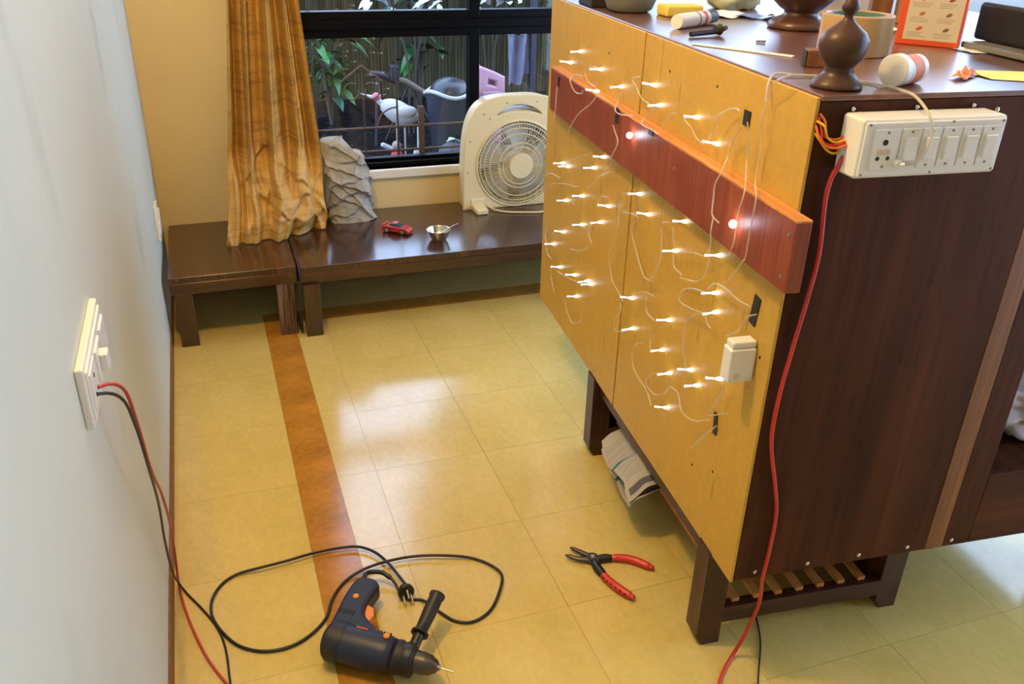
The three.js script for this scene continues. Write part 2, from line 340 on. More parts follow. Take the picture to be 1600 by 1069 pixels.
{ // wrought iron grille just outside the glass
  const g = thing('window_grille', 'wrought iron window grille with scrolls outside the glass', 'grille', [0, 0, -0.15]);
  const ir = mat([0.03, 0.025, 0.025], 0.5), rust = mat([0.11, 0.075, 0.05], 0.7);
  mesh('rail', rod([WX0, 0.522, 0], [WX1, 0.532, 0], 0.005), rust, g);
  mesh('rail', rod([WX0, 0.43, 0], [WX1, 0.43, 0], 0.005), rust, g);
  for (const x of [0.60, 0.785, 0.916, 1.55, 1.98, 2.4, 2.8]) mesh('bar', rod([x, 0.41, 0], [x, x === 0.785 ? 0.64 : 2.1, 0], 0.004), ir, g);
  mesh('post', bx(1.0, 1.022, 0.41, 0.60, -0.008, 0.008, 0.002), rust, g);
  const ring = (x, y, a0, a1) => { const p = []; for (let i = 0; i <= 16; i++) { const a = lerp(a0, a1, i / 16), r = 0.034 * (1 - i / 60); p.push(V(x + Math.cos(a) * r, y + Math.sin(a) * r, 0)); } return tube(p, 0.0032, 32, 6); };
  mesh('scroll', ring(0.742, 0.664, 1.0, 6.6), rust, g); mesh('scroll', ring(0.818, 0.664, 2.2, -3.6), rust, g);
  mesh('diamond_bar', rod([0.70, 0.702, 0], [0.783, 0.762, 0], 0.004), rust, g); mesh('diamond_bar', rod([0.783, 0.762, 0], [0.86, 0.702, 0], 0.004), rust, g);
  mesh('arch', tube([[0.835, 0.53, 0], [0.85, 0.57, 0], [0.885, 0.595, 0], [0.912, 0.60, 0]], 0.0032, 16, 6), rust, g);
}
{ // white wading bird ornament
  const g = thing('bird_ornament', 'white wading bird garden ornament with a pink head and long beak', 'ornament', [1.23, -0.02, -1.6]);
  const wh = mat([0.50, 0.50, 0.54], 0.5), pk = mat([0.45, 0.12, 0.18], 0.5), bk = mat([0.03, 0.03, 0.04], 0.6), lg = mat([0.5, 0.45, 0.45], 0.6);
  const bodyPts = [], N = 14;
  mesh('body', surf((u, v) => {
    const a = u * Math.PI * 2, t = v, x = lerp(-0.105, 0.125, t), r = 0.078 * Math.pow(Math.sin(Math.PI * clamp(t * 0.94 + 0.03)), 0.62) * (1 - 0.35 * t * t);
    return [x, 0.285 - 0.05 * t + 0.03 * (1 - t) * (1 - t) + Math.sin(a) * r * 0.95, Math.cos(a) * r * 0.8];
  }, 24, 18), wh, g);
  mesh('wing', ball(0.02, 0.28, 0.035, 0.06, 1.3, 0.62, 0.5), wh, g);
  mesh('tail', merge([extr(shape([[0.08, 0.245], [0.145, 0.225], [0.15, 0.21], [0.07, 0.205]]), 0.03, 0.004).translate(0, 0, -0.015)]), bk, g);
  mesh('neck', tube([[-0.085, 0.315, 0], [-0.105, 0.335, 0], [-0.118, 0.355, 0]], 0.016, 10, 8), wh, g);
  mesh('head', ball(-0.122, 0.362, 0, 0.024, 1.1, 0.95, 0.9), pk, g);
  mesh('beak', (() => { const c = new THREE.ConeGeometry(0.011, 0.085, 8); c.rotateZ(1.25); c.translate(-0.175, 0.373, 0); return c; })(), wh, g);
  for (const x of [-0.015, 0.03]) mesh('leg', rod([x, 0, 0.01], [x, 0.25, 0.01], 0.005), lg, g);
}
{ // small red ornament, planter, can and other garden things
  const wh = mat([0.42, 0.44, 0.46], 0.5), rd = mat([0.42, 0.03, 0.05], 0.5), gn = mat([0.50, 0.66, 0.56], 0.5), br = mat([0.13, 0.10, 0.08], 0.7);
  const g = thing('garden_figure', 'small garden figure in red beneath the white bird', 'ornament', [1.19, -0.02, -1.5]);
  mesh('coat', lathe([[0, 0], [0.04, 0], [0.045, 0.03], [0.03, 0.075], [0.018, 0.09], [0, 0.09]], 16), rd, g);
  mesh('head', ball(0, 0.112, 0, 0.026), mat([0.30, 0.24, 0.20], 0.7), g);
  mesh('arm', (() => { const c = new THREE.CapsuleGeometry(0.014, 0.05, 4, 8); c.rotateZ(1.1); c.translate(-0.055, 0.11, 0.01); return c; })(), wh, g);
  const p = thing('plastic_tub', 'dark plastic garden tub with a wavy white rim', 'tub', [1.50, -0.02, -1.5]);
  const tubM = mat([0.016, 0.017, 0.032], 0.5, DS);
  mesh('tub_wall', surf((u, v) => { const a = u * Math.PI * 2, r = lerp(0.10, 0.135, v); return [Math.cos(a) * r, 0.01 + v * (0.385 + 0.014 * Math.sin(a * 3)), Math.sin(a) * r]; }, 40, 6), tubM, p);
  mesh('tub_base', new THREE.CylinderGeometry(0.1, 0.1, 0.02, 24).translate(0, 0.01, 0), tubM, p);
  { const r = []; for (let i = 0; i < 36; i++) { const a = i / 36 * Math.PI * 2; r.push(V(Math.cos(a) * 0.137, 0.397 + 0.014 * Math.sin(a * 3), Math.sin(a) * 0.137)); } mesh('rim', tube(r, 0.011, 72, 8, true), wh, p); }
  mesh('dome_cover', (() => { const s = new THREE.SphereGeometry(0.115, 20, 10, 0, 6.3, 0, 1.5); s.scale(1, 0.75, 1); s.translate(0, 0.385, 0); return s; })(), new THREE.MeshPhysicalMaterial({ color: 0x3a3f4c, roughness: 0.3, transmission: 0.6, thickness: 0, side: THREE.DoubleSide }), p);
  const c = thing('jerrycan', 'pale pink plastic jerrycan with a handle hole', 'jerrycan', [1.755, -0.02, -1.62], 0.15);
  const can = shape([[-0.075, 0.0], [0.07, 0.0], [0.082, 0.30], [0.078, 0.44], [0.02, 0.468], [-0.06, 0.50], [-0.085, 0.49], [-0.085, 0.03]]);
  const hole = new THREE.Path(); hole.moveTo(-0.035, 0.405); hole.lineTo(0.04, 0.385); hole.lineTo(0.045, 0.432); hole.lineTo(-0.025, 0.455); can.holes.push(hole);
  const pinkM = mat([0.50, 0.27, 0.38], 0.35);
  mesh('can_body', extr(can, 0.09, 0.012).translate(0, 0, -0.045), pinkM, c);
  mesh('spout', rod([-0.06, 0.49, 0], [-0.075, 0.53, 0], 0.018), pinkM, c);
  mesh('front_panel', bx(-0.06, 0.055, 0.06, 0.37, 0.05, 0.064, 0.012), pinkM, c);
  const cl = thing('hanging_cloth', 'pale lavender cloth hanging on a dark post by the fence', 'cloth', [2.08, 0, -2.0]);
  mesh('cloth_sheet', surf((u, v) => [lerp(-0.075, 0.075, u) * (1 - 0.1 * v), 0.60 - v * (0.31 - 0.07 * Math.pow(u, 2)) + 0.012 * Math.sin(u * 9), 0.02 * Math.sin(u * 11 + v * 2) + 0.01 * noise.noise(u * 4, v * 4, 2)], 24, 20), mat([0.17, 0.18, 0.27], 0.8, DS), cl);
  mesh('ruffled_top', merge([0, 1, 2, 3].map((k) => ball(-0.06 + k * 0.04, 0.61 + (k % 2) * 0.015, 0.01, 0.024))), mat([0.30, 0.33, 0.42], 0.7), cl);
  mesh('post', bx(0.075, 0.11, -0.02, 1.3, -0.03, 0.01, 0.004), mat([0.03, 0.03, 0.05], 0.6), cl);
  mesh('cross_bar', rod([-0.08, 0.605, 0], [0.09, 0.605, 0], 0.007), mat([0.03, 0.03, 0.05], 0.6), cl);
  const tr = thing('garden_tray', 'shallow pale tray on a stand behind the fan', 'tray', [1.79, -0.02, -1.35]);
  mesh('tray_dish', lathe([[0, 0.335], [0.12, 0.335], [0.165, 0.362], [0.16, 0.37], [0.115, 0.345], [0, 0.345]], 36), mat([0.22, 0.25, 0.28], 0.4), tr);
  mesh('stand', lathe([[0, 0], [0.09, 0], [0.09, 0.02], [0.03, 0.05], [0.03, 0.30], [0.07, 0.335], [0, 0.335]], 20), mat([0.10, 0.10, 0.16], 0.5), tr);
  mesh('shell', ball(0.04, 0.375, 0.02, 0.06, 1.2, 0.45, 0.8), mat([0.34, 0.30, 0.32], 0.5), tr);
  const bk = thing('garden_tool_frame', 'dark handlebar with a black grip and brown slanting tube', 'tool', [1.36, -0.02, -2.0]);
  mesh('grip', tube([[-0.21, 0.415, 0], [-0.14, 0.405, 0], [-0.06, 0.365, 0]], 0.02, 12, 8), mat([0.02, 0.02, 0.035], 0.35), bk);
  mesh('tube_arm', tube([[-0.06, 0.365, 0], [-0.02, 0.37, 0], [0.1, 0.30, 0], [0.24, 0.22, 0]], 0.019, 16, 8), br, bk);
  mesh('bracket', bx(-0.09, -0.04, 0.37, 0.46, -0.03, 0.03, 0.008), mat([0.02, 0.02, 0.035], 0.35), bk);
  for (const [a, b] of [[[-0.17, 0.40, 0], [-0.2, 0, 0.05]], [[0.02, 0.34, 0], [-0.12, 0, -0.05]], [[0.24, 0.22, 0], [0.26, 0, 0.05]], [[0.05, 0.32, -0.03], [0.2, 0, 0.03]]]) mesh('strut', rod(a, b, 0.008), mat([0.02, 0.02, 0.03], 0.5), bk);
  const po = thing('garden_stake', 'short wooden stake with a white foot outside the glass', 'stake', [1.26, -0.02, -1.2]);
  mesh('stake', bx(-0.012, 0.016, 0, 0.37, -0.012, 0.012, 0.003), br, po);
  mesh('white_leg', rod([-0.02, 0.0, 0.02], [-0.016, 0.30, 0.02], 0.009), wh, po);
  mesh('foot', ball(-0.03, 0.15, 0.03, 0.03, 0.7, 1, 0.6), wh, po);
  const fr = thing('leaf_ornament', 'pale green leaf shaped ornament at the foot of the tub', 'ornament', [1.43, -0.02, -1.2]);
  mesh('leaves', merge([-1, 0, 1].map((k) => { const q = leafGeo(0.09, 0.05, 0.2); q.rotateY(1.57 + k * 0.5); q.translate(-0.03, 0.20 + 0.01 * k, 0.03 * k); return q; })), mat([0.45, 0.66, 0.50], 0.5, DS), fr);
  mesh('rock', (() => { const q = new THREE.IcosahedronGeometry(0.075, 2); const a = q.attributes.position; for (let i = 0; i < a.count; i++) { const k = 1 + 0.25 * noise.noise(a.getX(i) * 20, a.getY(i) * 20, a.getZ(i) * 20); a.setXYZ(i, a.getX(i) * k, a.getY(i) * k * 1.35 + 0.095, a.getZ(i) * k); } q.computeVertexNormals(); return q; })(), mat([0.09, 0.085, 0.11], 0.8), fr);
}

// ------------------------------------------------------------------ low benches under the window
function bench(label, x0, x1, z0, z1, legs) {
  const g = thing('low_bench', label, 'bench', [(x0 + x1) / 2, 0, (z0 + z1) / 2]);
  const w = (x1 - x0) / 2, d = (z1 - z0) / 2, h = 0.247;
  mesh('bench_top', bx(-w, w, h - 0.022, h, -d, d, 0.003, false), M.bench, g);
  mesh('apron', bx(-w + 0.002, w - 0.002, h - 0.06, h - 0.022, d - 0.03, d - 0.001, 0.002, true), M.bench, g);
  mesh('apron', bx(-w + 0.002, w - 0.002, h - 0.06, h - 0.022, -d + 0.001, -d + 0.03, 0.002, true), M.bench, g);
  for (const s of [-1, 1]) mesh('side_rail', bx(s > 0 ? w - 0.03 : -w + 0.002, s > 0 ? w - 0.002 : -w + 0.03, h - 0.06, h - 0.022, -d + 0.03, d - 0.03, 0.002), M.bench, g);
  for (const [lx, lz, worn] of legs) { mesh('leg', bx(lx - g.position.x, lx + 0.056 - g.position.x, 0, h - 0.06, lz - 0.056 - g.position.z, lz - g.position.z, 0.002), worn ? M.benchWorn : M.bench, g); }
  return g;
}
T.worn = woodTex([0.50, 0.42, 0.38], [0.26, 0.15, 0.11], 73, [0.12, 0.3], 0.9); M.benchWorn.map = T.worn; M.benchWorn.color.set('#fff');
bench('short dark wooden bench in the corner under the curtain', 0.02, 0.419, 0.004, 0.522, [[0.030, 0.520], [0.349, 0.520, true], [0.030, 0.066], [0.349, 0.066]]);
bench('long dark wooden bench carrying the white fan', 0.428, 1.95, 0.006, 0.540, [[0.430, 0.556], [1.89, 0.538], [0.430, 0.066], [1.89, 0.066]]);
{
  const c = tag(mesh('cable', tube([[0.4235, 0.262, 0.30], [0.4235, 0.254, 0.40], [0.4235, 0.25, 0.50], [0.4235, 0.236, 0.552], [0.4235, 0.195, 0.553], [0.418, 0.103, 0.545], [0.418, 0.012, 0.532], [0.418, 0.006, 0.40]], 0.0038, 60, 7), M.cordBlack), 'black cable hanging in the gap between the two benches', 'cable');
}

// ------------------------------------------------------------------ curtain and crumpled cloth
{
  const g = thing('curtain', 'long golden silk curtain gathered in the corner, hem resting on the bench', 'curtain', [0.40, 0.247, 0.15]);
  const L = [[0.252, 0.212], [0.30, 0.219], [0.36, 0.226], [0.54, 0.243], [1.05, 0.304], [2.2, 0.34]], Rt = [[0.252, 0.556], [0.30, 0.572], [0.36, 0.572], [0.54, 0.573], [1.05, 0.538], [2.2, 0.50]];
  const sheet = surf((u, v) => {
    const y = lerp(2.2, 0.252, Math.pow(v, 0.92)), low = 1 - smooth(0.36, 0.60, y), hem = 1 - smooth(0.25, 0.40, y);
    const uu = u + 0.022 * Math.sin(u * 9 + y * 2.2) * (1 - low * 0.5);
    let x = lerp(table(L, y), table(Rt, y), uu);
    const ph = u * 6.28 * 4.2 + 0.6 * Math.sin(y * 1.7 + u * 3);
    let z = 0.10 + 0.028 * (1 - smooth(0.7, 1.6, y));
    const am = lerp(0.050, 0.018, low);
    const pl = Math.sin(ph) + 0.35 * Math.sin(ph * 2.3 + 1.2 + y);
    z += am * pl * 0.9; x += am * 0.12 * Math.cos(ph) * (1 - low);
    // the lower third spills forward over the bench in loose folds
    z += low * (0.085 + 0.055 * hem) * (1 - smooth(0.58, 1.02, u) * 0.75);
    const n1 = noise.noise(u * 5 + 3, y * 6, 1.7), n2 = noise.noise(u * 11, y * 12, 5.2), ridge = 1 - Math.abs(noise.noise(u * 7 + y * 5, y * 7 - u * 3, 8.3)) * 2;
    z += low * (0.030 * n1 + 0.014 * n2 + 0.022 * Math.max(0, ridge)) ;
    x += low * 0.014 * noise.noise(u * 4, y * 7, 3.3);
    for (const [c, m, A, wd, uc, uw] of [[0.515, 0.35, 0.024, 0.06, 0.36, 0.2], [0.45, -0.3, 0.022, 0.05, 0.72, 0.2], [0.385, 0.30, 0.022, 0.05, 0.80, 0.18], [0.34, -0.25, 0.016, 0.045, 0.55, 0.25], [0.305, 0.22, 0.016, 0.04, 0.85, 0.2]]) {   // laps of loose cloth with a steep lower lip
      const d = y - (c + m * (u - uc) + 0.02 * noise.noise(u * 9, c * 30, 2));
      z += A * Math.exp(-Math.pow((u - uc) / uw, 2)) * smooth(-0.006, 0.006, d) * Math.exp(-Math.max(0, d) / wd);
    }
    const pinch = Math.exp(-Math.pow((y - 0.53) / 0.035, 2));
    z -= pinch * 0.03 * (0.5 + 0.5 * Math.sin(u * 17));
    let yy = y + low * 0.012 * noise.noise(u * 6, 9.1, 2) * (1 - hem);
    if (v > 0.97) z += 0.0;
    return [x - 0.40, yy - 0.247, Math.max(z, 0.025) - 0.15, u * 1.15, y / 1.1];
  }, 150, 260);
  mesh('curtain_cloth', sheet, M.curtain, g);
  mesh('curtain_rod', rod([-0.16, 1.965, -0.04], [2.2, 1.965, -0.04], 0.011), M.turned, g);
  for (let i = 0; i < 5; i++) mesh('ring', new THREE.TorusGeometry(0.017, 0.003, 6, 16).rotateY(1.57).translate(-0.05 + i * 0.035, 1.96, -0.04), M.steel, g);
  mesh('rod_bracket', rod([0.25, 1.965, -0.04], [0.25, 1.965, -0.146], 0.007), M.turned, g);
  mesh('rod_bracket', rod([2.15, 1.965, -0.04], [2.15, 1.965, -0.146], 0.007), M.turned, g);
}
{
  // a heaped cloth: a boxy body over which loose folds lap, each rising slowly and ending in a steep lower lip
  const folds = [[0.262, -0.95, 0.014, 0.05], [0.236, 0.75, 0.016, 0.055], [0.196, -0.75, 0.017, 0.05], [0.172, 1.10, 0.014, 0.045], [0.140, -0.9, 0.018, 0.05], [0.104, 0.65, 0.016, 0.045], [0.080, -1.1, 0.014, 0.04], [0.052, 0.55, 0.013, 0.035], [0.19, 2.2, 0.010, 0.03], [0.11, -2.0, 0.010, 0.03]];
  const NU = 150, NV = 130;
  const g = surf((u, v) => {
    const th = lerp(-1.95, 1.95, u), sx = Math.sin(th), cz = Math.cos(th), se = (t, e) => Math.sign(t) * Math.pow(Math.abs(t), e);
    const x0 = se(sx, 0.7), z0 = se(cz, 0.7), top = 0.312 - 0.05 * smooth(-0.3, 0.9, x0) + 0.012 * noise.noise(x0 * 2.5, 1, 4), w = Math.min(1, v / 0.86);
    let y = top * (v < 0.86 ? v / 0.86 * 0.95 : 0.95 + 0.05 * Math.sin((v - 0.86) / 0.14 * 1.57));
    const close = v < 0.86 ? 1 : Math.cos((v - 0.86) / 0.14 * 1.57), sc = (1 + 0.06 * noise.noise(x0 * 2, y * 14, z0 * 2) - 0.10 * smooth(0.6, 1, w)) * (1 + 0.14 * Math.pow(1 - w, 6));
    const arc = th * 0.06;
    let h = 0;
    folds.forEach(([c, m, A, wd], k) => {
      const line = c + m * arc + 0.034 * noise.noise(arc * 20 + k * 3.1, k, 2) + 0.006 * noise.noise(arc * 70, k * 5, 7), d = y - line;
      h += A * clamp(0.75 + 1.3 * noise.noise(arc * 17 + k * 7, 3, k)) * smooth(-0.005, 0.004, d) * Math.exp(-Math.max(0, d) / wd);
    });
    h += 0.003 * noise.noise(arc * 60, y * 60, 1) - 0.012;
    y = Math.max(0.002, y - 0.3 * h * (1 - close));
    return [(x0 * 0.082 * sc + sx * h) * close + 0.004 + 0.014 * (1 - w), y, Math.max(-0.084, (z0 * 0.070 * sc + cz * h) * close), u * 1.6, v * 1.6];
  }, NU, NV);
  const m = tag(mesh('crumpled_cloth', g, M.cloth), 'crumpled grey cloth heaped beside the curtain on the bench', 'cloth');
  m.position.set(0.655, 0.247, 0.09);
}

// ------------------------------------------------------------------ box fan
{
  const g = thing('box_fan', 'cream plastic box fan with a carry handle standing on the bench', 'fan', [1.33, 0.247, 0.075]);
  const half = [[0.222, 0.0], [0.222, 0.16], [0.216, 0.26], [0.200, 0.335], [0.172, 0.388], [0.132, 0.416], [0.075, 0.429], [0, 0.431]];
  const left = half.slice(0, -1).map(([x, y]) => [-x, y]).reverse();
  const cv = new THREE.SplineCurve([...half.slice(1), ...left.slice(0, -1)].map(([x, y]) => new THREE.Vector2(x, y))).getPoints(60);
  const outline = (o) => { const s = new THREE.Shape(); s.moveTo(0.222 + o, 0); for (const q of cv) s.lineTo(q.x * (1 + o / 0.222), q.y * (1 + o / 0.43)); s.lineTo(-0.222 - o, 0); s.closePath(); return s; };
  const ringHole = (r) => { const h = new THREE.Path(); h.absarc(0, 0.168, r, 0, Math.PI * 2, true); return h; };
  const slot = () => { const h = new THREE.Path(); h.moveTo(-0.098, 0.356); h.quadraticCurveTo(-0.065, 0.396, 0, 0.400); h.quadraticCurveTo(0.065, 0.396, 0.098, 0.356); h.quadraticCurveTo(0.09, 0.350, 0.075, 0.357); h.quadraticCurveTo(0, 0.378, -0.075, 0.357); h.quadraticCurveTo(-0.09, 0.350, -0.098, 0.356); return h; };
  const front = outline(-0.004); front.holes.push(ringHole(0.168), slot());
  mesh('front_shell', extr(front, 0.012, 0.004, 40).translate(0, 0.004, 0.03), M.fan, g);
  const rear = outline(-0.012); rear.holes.push(ringHole(0.172), slot());
  mesh('rear_shell', extr(rear, 0.070, 0.003, 40).translate(0, 0.006, -0.043), M.fan, g);
  // front grille: domed spokes and rings round a hub
  const dome = (r) => 0.046 + 0.034 * (1 - Math.pow(r / 0.168, 2.2));
  const gr = [];
  for (let i = 0; i < 84; i++) {
    const a = i / 84 * Math.PI * 2, pts = [];
    for (let k = 0; k <= 4; k++) { const r = lerp(0.046, 0.169, k / 4), aa = a + 0.10 * (r / 0.168); pts.push(V(Math.cos(aa) * r, 0.172 + Math.sin(aa) * r, dome(r))); }
    gr.push(tube(pts, 0.00115, 6, 4));
  }
  for (const r of [0.072, 0.088, 0.122, 0.142, 0.157]) gr.push(new THREE.TorusGeometry(r, 0.0019, 6, 72).translate(0, 0.172, dome(r)));
  gr.push(new THREE.TorusGeometry(0.168, 0.0042, 8, 72).translate(0, 0.172, 0.046));
  const gg = mesh('front_grille', merge(gr), M.fan, g);
  mesh('hub_cap', new THREE.CylinderGeometry(0.047, 0.05, 0.008, 40).rotateX(Math.PI / 2).translate(0, 0.172, 0.081), M.fan, gg);
  // blades and motor behind the grille
  const bl = mat([0.42, 0.42, 0.40], 0.35, DS);
  for (let i = 0; i < 5; i++) mesh('blade', surf((u, v) => { const r = lerp(0.035, 0.150, v), a = i * 1.2566 + lerp(-0.42, 0.42, u) * (1.15 - 0.2 * v) + v * 0.35; return [Math.cos(a) * r, 0.172 + Math.sin(a) * r, 0.008 + (u - 0.5) * 0.036]; }, 8, 8), bl, g);
  mesh('motor_hub', new THREE.CylinderGeometry(0.04, 0.04, 0.05, 28).rotateX(Math.PI / 2).translate(0, 0.172, 0.012), bl, g);
  mesh('motor', new THREE.CylinderGeometry(0.05, 0.055, 0.03, 28).rotateX(Math.PI / 2).translate(0, 0.172, -0.025), M.fanDark, g);
  const rg = [];
  for (let i = 0; i < 36; i++) { const a = i / 36 * Math.PI * 2; rg.push(rod(V(Math.cos(a) * 0.05, 0.172 + Math.sin(a) * 0.05, -0.042), V(Math.cos(a) * 0.172, 0.172 + Math.sin(a) * 0.172, -0.042), 0.0014, 4)); }
  for (const r of [0.08, 0.11, 0.14]) rg.push(new THREE.TorusGeometry(r, 0.0016, 5, 60).translate(0, 0.172, -0.042));
  mesh('rear_grille', merge(rg), M.fan, g);
  for (const s of [-1, 1]) mesh('foot', merge([bx(s * 0.165 - 0.024, s * 0.165 + 0.024, 0, 0.022, -0.035, 0.118, 0.006), bx(s * 0.165 - 0.03, s * 0.165 + 0.03, 0.012, 0.045, -0.03, 0.05, 0.006)]), M.fan, g);
  for (const [x, y] of [[-0.19, 0.02], [-0.206, 0.15], [-0.196, 0.27], [-0.14, 0.37], [-0.05, 0.408], [0.07, 0.408], [-0.118, 0.352], [0.19, 0.02], [0.15, 0.36]]) mesh('screw', new THREE.CylinderGeometry(0.0035, 0.0035, 0.002, 10).rotateX(1.57).translate(x, y, 0.0465), M.fanDark, g);
  mesh('power_cord', tube([[-0.125, 0.015, 0.04], [-0.11, 0.007, 0.075], [-0.07, 0.0048, 0.115], [0.0, 0.0048, 0.140], [0.06, 0.0048, 0.152], [0.16, 0.0048, 0.135], [0.30, 0.0048, 0.05]], 0.0038, 60, 7), M.fan, g);
}

// ------------------------------------------------------------------ toy car and steel bowl
{
  const g = thing('toy_car', 'small shiny red toy car on the long bench', 'toy car', [0.808, 0.247, 0.288], -Math.atan2(0.074, 0.091));
  const paint = new THREE.MeshPhysicalMaterial({ color: new THREE.Color().setRGB(0.50, 0.012, 0.02), roughness: 0.25, clearcoat: 1, clearcoatRoughness: 0.05 });
  const pr = shape([[-0.05, 0.008], [-0.052, 0.018], [-0.046, 0.0215], [-0.03, 0.0225], [0.02, 0.0215], [0.044, 0.017], [0.052, 0.012], [0.051, 0.007]]);
  mesh('car_body', extr(pr, 0.036, 0.003).translate(0, 0, -0.018), paint, g);
  const gl = mat([0.05, 0.07, 0.11], 0.08);
  mesh('cabin', extr(shape([[-0.03, 0.0215], [-0.017, 0.0325], [0.004, 0.0325], [0.024, 0.0215]]), 0.024, 0.0025).translate(0, 0, -0.012), gl, g);
  mesh('roof', bx(-0.017, 0.004, 0.0335, 0.0365, -0.012, 0.012, 0.0012), paint, g);
  mesh('spoiler', bx(-0.052, -0.044, 0.026, 0.029, -0.019, 0.019, 0.001), paint, g);
  for (const x of [-0.031, 0.031]) for (const s of [-1, 1]) {
    const w = mesh('wheel', new THREE.CylinderGeometry(0.0105, 0.0105, 0.008, 20).rotateX(1.57).translate(x, 0.0105, s * 0.019), M.black, g);
    mesh('hub', new THREE.CylinderGeometry(0.0065, 0.0065, 0.0012, 16).rotateX(1.57).translate(x, 0.0105, s * 0.0234), mat([0.7, 0.55, 0.3], 0.3, { metalness: 0.8 }), w);
  }
}
{
  const g = tag(mesh('steel_bowl', lathe([[0.001, 0.0015], [0.022, 0.001], [0.024, 0], [0.027, 0.003], [0.036, 0.018], [0.041, 0.036], [0.0435, 0.0385], [0.0425, 0.0395], [0.0395, 0.037], [0.034, 0.019], [0.024, 0.006], [0.001, 0.004]], 40), mat([0.70, 0.64, 0.50], 0.22, { metalness: 1, ...DS })), 'small steel bowl on the long bench', 'bowl');
  g.position.set(0.932, 0.247, 0.405);
  const s = thing('spoon', 'thin steel spoon resting in the small bowl', 'spoon', [0.932, 0.247, 0.405]);
  mesh('spoon_handle', tube([[-0.012, 0.0135, 0.008], [0.015, 0.028, 0.004], [0.045, 0.0425, 0.0], [0.075, 0.052, -0.004]], 0.0018, 20, 6), M.steel, s);
  mesh('spoon_bowl', ball(-0.018, 0.0125, 0.009, 0.009, 1.3, 0.35, 0.9), M.steel, s);
}

// ------------------------------------------------------------------ switch plates on the left wall and the loose wires
{
  const g = thing('switch_plate', 'white wall switch plate with a rocker and socket, red and black wires plugged in', 'switch', [0, 0.764, 2.073]);
  mesh('plate', bx(0, 0.011, -0.044, 0.044, -0.116, 0.116, 0.003), M.cream2, g);
  mesh('inner_frame', bx(0.010, 0.014, -0.036, 0.036, -0.108, 0.108, 0.002), M.plastic, g);
  for (const z of [-0.072, 0.0]) { const s = mesh('rocker', bx(0.013, 0.017, -0.024, 0.024, z - 0.028, z + 0.028, 0.002), M.plastic, g); if (!z) { s.rotation.z = 0; mesh('knob', bx(0.016, 0.028, -0.014, 0.012, z - 0.012, z + 0.012, 0.003), M.plastic, s); } }
  const so = mesh('socket', bx(0.013, 0.016, -0.028, 0.028, 0.045, 0.102, 0.002), M.plastic, g);
  for (const [y, z] of [[0.014, 0.0735], [-0.010, 0.064], [-0.010, 0.083]]) mesh('socket_hole', rod([0.0155, y, z], [0.0165, y, z], 0.0035), M.hole, so);
  const p = thing('wall_socket', 'small cream wall socket near the corner above the short bench', 'socket', [0, 0.367, 0.30]);
  mesh('plate', bx(0, 0.010, -0.058, 0.058, -0.042, 0.042, 0.003), M.cream2, p);
  const so2 = mesh('socket', bx(0.009, 0.014, -0.04, 0.0, -0.03, 0.03, 0.002), M.cream2, p);
  for (const [y, z] of [[-0.01, 0], [-0.028, -0.009], [-0.028, 0.009]]) mesh('socket_hole', rod([0.0135, y, z], [0.0145, y, z], 0.003), M.hole, so2);
  mesh('rocker', bx(0.009, 0.016, 0.012, 0.042, -0.012, 0.012, 0.003), M.cream2, p);
  const wr_ = mat([0.50, 0.05, 0.04], 0.42);
  tag(mesh('red_wire', tube([[0.016, 0.754, 2.137], [0.03, 0.752, 2.128], [0.042, 0.725, 2.10], [0.046, 0.66, 2.075], [0.045, 0.54, 2.02], [0.036, 0.37, 1.86], [0.024, 0.19, 1.72], [0.014, 0.06, 1.652], [0.013, 0.005, 1.674], [0.022, 0.0035, 1.74], [0.038, 0.0035, 1.815], [0.066, 0.0035, 1.912], [0.098, 0.0035, 1.986], [0.16, 0.0035, 2.12]], 0.0026, 110, 6), wr_), 'thin red wire running from the wall switch plate to the floor', 'wire');
  tag(mesh('black_wire', tube([[0.016, 0.754, 2.156], [0.028, 0.748, 2.146], [0.040, 0.72, 2.118], [0.044, 0.655, 2.08], [0.043, 0.535, 2.02], [0.031, 0.37, 1.89], [0.018, 0.22, 1.80], [0.013, 0.09, 1.735], [0.016, 0.009, 1.685], [0.030, 0.0035, 1.712], [0.060, 0.0035, 1.77], [0.086, 0.0035, 1.83], [0.099, 0.0035, 1.888], [0.104, 0.0035, 1.987], [0.11, 0.0035, 2.15]], 0.0024, 110, 6), M.cordBlack), 'thin black wire running beside the red one down the left wall', 'wire');
}

